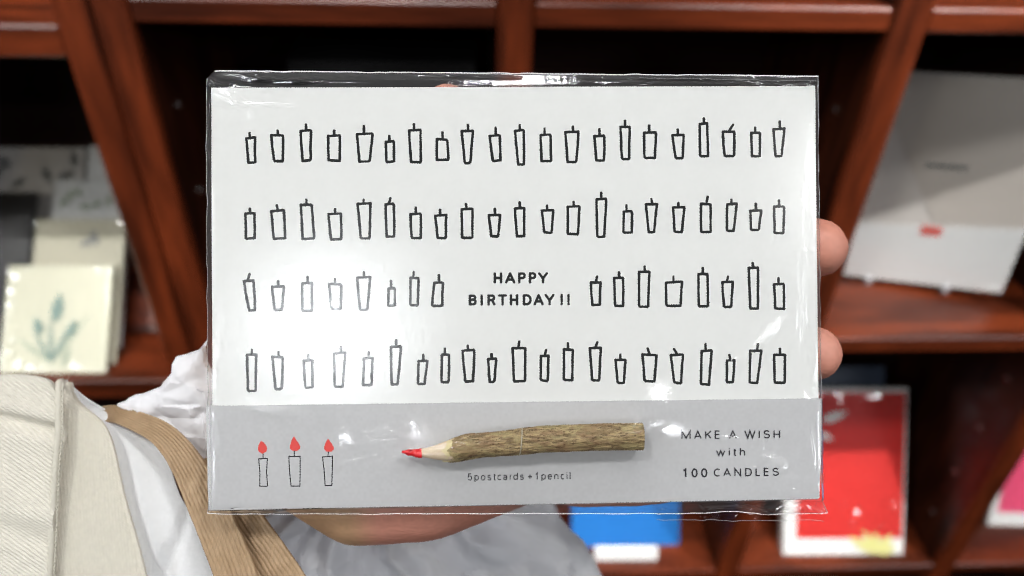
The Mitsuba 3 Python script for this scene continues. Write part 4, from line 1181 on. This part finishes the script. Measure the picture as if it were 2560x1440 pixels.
def twill(X, Y, u, v):
    s = (X * 0.53 + Y * 0.85) / 0.88
    s = s + 0.12 * meshkit.noise(np.dstack([X * 0.5, Y * 0.5, X * 0]), 3)
    w = np.abs((s % 1.0) - 0.42) / 0.58
    thread = 0.05 * np.sin(2 * np.pi * (X * 0.85 - Y * 0.53) / 0.52)
    folds = 1.6 * (meshkit.fbm(np.dstack([X * 0.05, Y * 0.09, X * 0]), 3, 21) - 0.5) - 2.2 * np.exp(-((Y + 32.5 + 0.22 * (X + 130)) / 2.0) ** 2) + 1.2 * np.exp(-((Y + 29.0 + 0.22 * (X + 130)) / 2.4) ** 2) + 1.0 * np.exp(-((Y + 53 + 0.35 * (X + 130)) / 4) ** 2) - 1.0 * np.exp(-((Y + 60 + 0.30 * (X + 130)) / 3) ** 2)
    return 0.36 * (1 - np.clip(w, 0, 1) ** 1.4) + thread * 0.5 + folds


jacket = hadd(person + "__jacket_sleeve", loft(S0, S1, -20, -18, 7.0, 210, 420, twill, depth=26, top=ST), "twill_cream", smooth=True)


def weave(X, Y, u, v):
    th = 0.11
    Xr, Yr = X * math.cos(th) + Y * math.sin(th), -X * math.sin(th) + Y * math.cos(th)
    w = np.sin(2 * np.pi * Xr / 0.76) * np.sin(2 * np.pi * Yr / 0.72)
    folds = 0.7 * (meshkit.fbm(np.dstack([X * 0.06, Y * 0.05, X * 0]), 3, 31) - 0.5)
    hem = 0.5 * np.clip((u - 0.955) / 0.03, 0, 1) - 0.35 * np.exp(-((u - 0.945) / 0.012) ** 2)
    return 0.15 * w + 0.07 * np.sin(2 * np.pi * Xr / 0.76) + folds + 0.4 * hem


cuff0 = [(x - 3.0, y) for x, y in S1]
cuff = hadd(person + "__jacket_cuff", loft(cuff0, C1, -19.0, -21.5, 6.4, 170, 400, weave, depth=20), "cuff_cream", smooth=True)
# the raised, twisted stitching where the cuff is turned back
sv = CubicSpline(np.linspace(0, 1, len(S1)), np.array(S1))(np.linspace(0, 1, 160))
tv_ = np.linspace(0, 1, 160)
zs = -18.2 + 7.0 * np.sin(np.pi * np.clip(tv_ * 0.8, 0, 1)) ** 0.6 + 0.5
n = 700
tw = np.linspace(0, 1, n)
sx, sy, sz_ = (np.interp(tw, tv_, c) for c in (sv[:, 0], sv[:, 1], zs))
ph = 2 * np.pi * np.cumsum(np.r_[0, np.hypot(np.diff(sx), np.diff(sy))]) / 1.3
hadd(person + "__jacket_seam", tube(np.c_[sx - 0.7, sy, sz_ - 0.1], 0.85 + 0.03 * np.sin(ph * 1.0), 10), "seam_thread", smooth=True)
hadd(person + "__jacket_seam", tube(np.c_[sx + 0.45 + 0.10 * np.cos(ph), sy, sz_ + 0.25 + 0.10 * np.sin(ph)], 0.22 + 0.04 * np.sin(ph * 2), 8), "seam_thread", smooth=True)


st = []
for k in range(26):
    x0 = -119.0 + 0.95 * k
    y0 = -71.5 - 0.10 * k + 0.25 * math.sin(2.1 * k)
    st.append(tube([(x0, y0, -9.6), (x0 + 0.35, y0 - 0.1, -9.1), (x0 + 0.7, y0 - 0.05, -9.6)], 0.2, 6))
hadd(person + "__jacket_seam", join(st), "seam_thread", smooth=True)
labels[person + "__jacket_seam_002"] = {"label": "row of stitches across the foot of the cuff"}


def knit(X, Y, u, v):
    rib = 0.028 * np.sin(2 * np.pi * (X * 0.93 + Y * 0.36) / 0.42)
    folds = 1.1 * (meshkit.fbm(np.dstack([X * 0.10 + Y * 0.05, Y * 0.035, X * 0]), 3, 41) - 0.5)
    deep = -1.4 * np.exp(-(((X + 92.5) - 0.30 * (Y + 70)) / 2.0) ** 2) * np.clip((-52 - Y) / 14, 0, 1)
    deep = deep - 1.6 * np.exp(-(((X + 100) - 0.2 * (Y + 95)) / 2.2) ** 2) * np.clip((-66 - Y) / 8, 0, 1)
    return rib + folds + deep


w0 = [(x - 3.5, y + 0.4) for x, y in C1]
hadd(person + "__shirt_cuff", loft(w0, W1, -24.5, -26.5, 5.6, 150, 260, knit, depth=12), "knit_white", smooth=True)

# stray fibres on the jacket's upper rim
fg = np.random.default_rng(17)
fib = []
for k in range(70):
    i = fg.uniform(0, 1)
    if i < 0.7:
        b = np.array([-137 + 19 * fg.uniform(), 0, 0])
        b[1] = np.interp(b[0], [-140, -134, -128, -123.5, -119.2], [-20, -20.1, -20.0, -20.6, -22.2]) - 0.4
    else:
        s_ = fg.uniform(0, 0.35)
        b = np.r_[CubicSpline(np.linspace(0, 1, len(C1)), np.array(C1))(s_), 0]
    b[2] = -18.5
    d = fg.normal(0, 1, 3) * [1, 0.6, 0.5] + [0.3, 1.1, 0]
    d /= np.linalg.norm(d)
    c = np.cross(d, fg.normal(0, 1, 3))
    L = fg.uniform(0.8, 2.4)
    ts = np.linspace(0, 1, 6)[:, None]
    fib.append(tube(b + d * L * ts + c * L * 0.5 * ts ** 2, 0.022, 4))
hadd(person + "__loose_fibres", join(fib), "seam_thread")
labels[person + "__loose_fibres"] = {"kind": "stuff"}

# ------------------------------------------------------------------ paper bag handles over the wrist
bag = thing("paper_bag", "kraft paper bag seen by its two flat tan handles hung over the wrist", "bag")


def tan(p, n, uv):
    x, y, z = local(p)
    g = fbm(x * 0.5 + y * 0.2, y * 0.12, z * 0.5, 3)
    f = noise(x * 5.5 - y * 1.4, y * 0.55, z * 3)
    return mix((0.345, 0.225, 0.125), (0.475, 0.33, 0.20), g) * (0.84 + 0.26 * f)


principled("kraft_cord", tan, 0.5, 0.4)


def strap(path, zs, width, tilt, nrib, nu=260):
    """a flat handle of parallel paper cords: path in the held frame, its width turning by tilt (degrees) about its length"""
    P = np.c_[np.asarray(path, float), zs]
    s = np.r_[0, np.cumsum(np.linalg.norm(np.diff(P, axis=0), axis=1))]
    ts = np.linspace(0, s[-1], nu)
    C = CubicSpline(s, P)(ts)
    wd, tl = np.interp(ts, s, width), np.radians(np.interp(ts, s, tilt))
    d = np.gradient(C, axis=0)
    d /= np.linalg.norm(d, axis=1, keepdims=True)
    side = np.cross(d, [0, 0, 1.0])
    side /= np.linalg.norm(side, axis=1, keepdims=True)
    nrm = np.cross(side, d)
    W = side * np.cos(tl)[:, None] + nrm * np.sin(tl)[:, None]
    N = np.cross(W, d)
    N *= np.where(N[:, 2:] < 0, -1, 1)
    m = nrib * 10 + 1
    a = np.linspace(-0.5, 0.5, m)
    cord = np.abs(np.sin(np.pi * np.linspace(0, nrib, m)))
    wav = meshkit.fbm(np.dstack(np.broadcast_arrays(ts[:, None] * 0.35, a[None] * 4, np.zeros((nu, m)))), 2, nrib)
    hgt = 0.27 * cord[None] ** 0.6 * (0.6 + 0.8 * wav) + 0.45 * (wav - 0.5)
    front = C[:, None] + W[:, None] * (a[None, :, None] * wd[:, None, None]) + N[:, None] * hgt[..., None]
    back = C[:, None] + W[:, None] * (a[None, :, None] * wd[:, None, None]) - N[:, None] * (0.55 + 0 * hgt[..., None])
    V = np.vstack([front.reshape(-1, 3), back.reshape(-1, 3)])
    F = grid_faces(nu, m)
    o = nu * m
    Fb = grid_faces(nu, m, o)[:, ::-1]
    S = []
    for j in (0, m - 1):
        i = np.arange(nu - 1)
        q = np.vstack([np.c_[i * m + j, (i + 1) * m + j, o + (i + 1) * m + j], np.c_[i * m + j, o + (i + 1) * m + j, o + i * m + j]])
        S.append(q if j else q[:, ::-1])
    mesh = trimesh.Trimesh(V, np.vstack([F, Fb] + S), process=False)
    n_ = mesh.face_normals[: len(F), 2].mean()
    if n_ < 0:
        mesh.invert()
    return mesh


hadd(bag + "__handle", strap(HA, [-36, -30, -24.5, -21, -17.5, -14.5, -12.5, -11, -9.5, -8.5, -8, -8], [5, 5, 5, 5, 5.2, 6.0, 7.0, 8.3, 9.6, 10.3, 10.6, 11], [40, 40, 40, 36, 30, 22, 16, 10, 5, 0, 0, 0], 9), "kraft_cord", smooth=True)
hadd(bag + "__handle", strap(HB, [-30, -27, -24, -20, -16, -13.5, -12, -11.5, -12], [6, 6, 6.5, 8, 9.5, 10.6, 11.3, 11.8, 12], [40, 36, 28, 18, 10, 4, 0, 0, 0], 10), "kraft_cord", smooth=True)

# ------------------------------------------------------------------ crinkled white plastic bag hanging from the same wrist
pbag = thing("plastic_bag", "crinkled white plastic carrier bag bunched at the wrist and hanging below the hand", "plastic bag")
bsdf("bag_film", {"type": "principledthin", "base_color": rgb(0.93, 0.93, 0.96), "roughness": 0.22, "diff_trans": 0.45, "eta": 1.45})


def bunch(X, Y):
    bx_ = (-116, -62, -56, -4)
    h = 2.2 * crumple(X, Y, 90, 1.0, 51, bx_) + 0.9 * crumple(X, Y, 420, 1.0, 52, bx_)
    s = (X * 0.75 + Y * 0.66)
    h = h + 0.9 * (np.abs(((X * 0.45 - Y * 0.9 + 3 * meshkit.noise(np.c_[X * 0.1, Y * 0.1, X * 0], 5)) / 7.0) % 1 - 0.5) - 0.25)
    return h


hadd(pbag + "__gathered_top", pillow(BG, lambda x, y: -22.0 - 0.03 * (x + 90), 3.0, 7.0, 0.55, bunch), "bag_film", smooth=16)


def hang(X, Y):
    bx_ = (-84, 60, -120, -56)
    fan = np.arctan2(-(Y + 52), (X + 56)) # folds fan out from where the bag hangs
    r = np.hypot(X + 56, Y + 52)
    f = np.sin(fan * 26 + 2.0 * meshkit.noise(np.c_[X * 0.08, Y * 0.08, X * 0], 6)) * np.clip(r / 18, 0, 1)
    g = np.sin(fan * 11 + 1.0) * np.clip(r / 30, 0, 1)
    return 1.8 * f + 3.0 * g + 3.4 * crumple(X, Y, 150, 1.0, 61, bx_) + 0.6 * crumple(X, Y, 700, 1.0, 62, bx_)


hadd(pbag + "__hanging_body", pillow(LB, lambda x, y: -88.0 - 0.25 * (x + 60), 9.0, 14.0, 0.8, hang), "bag_film", smooth=16)
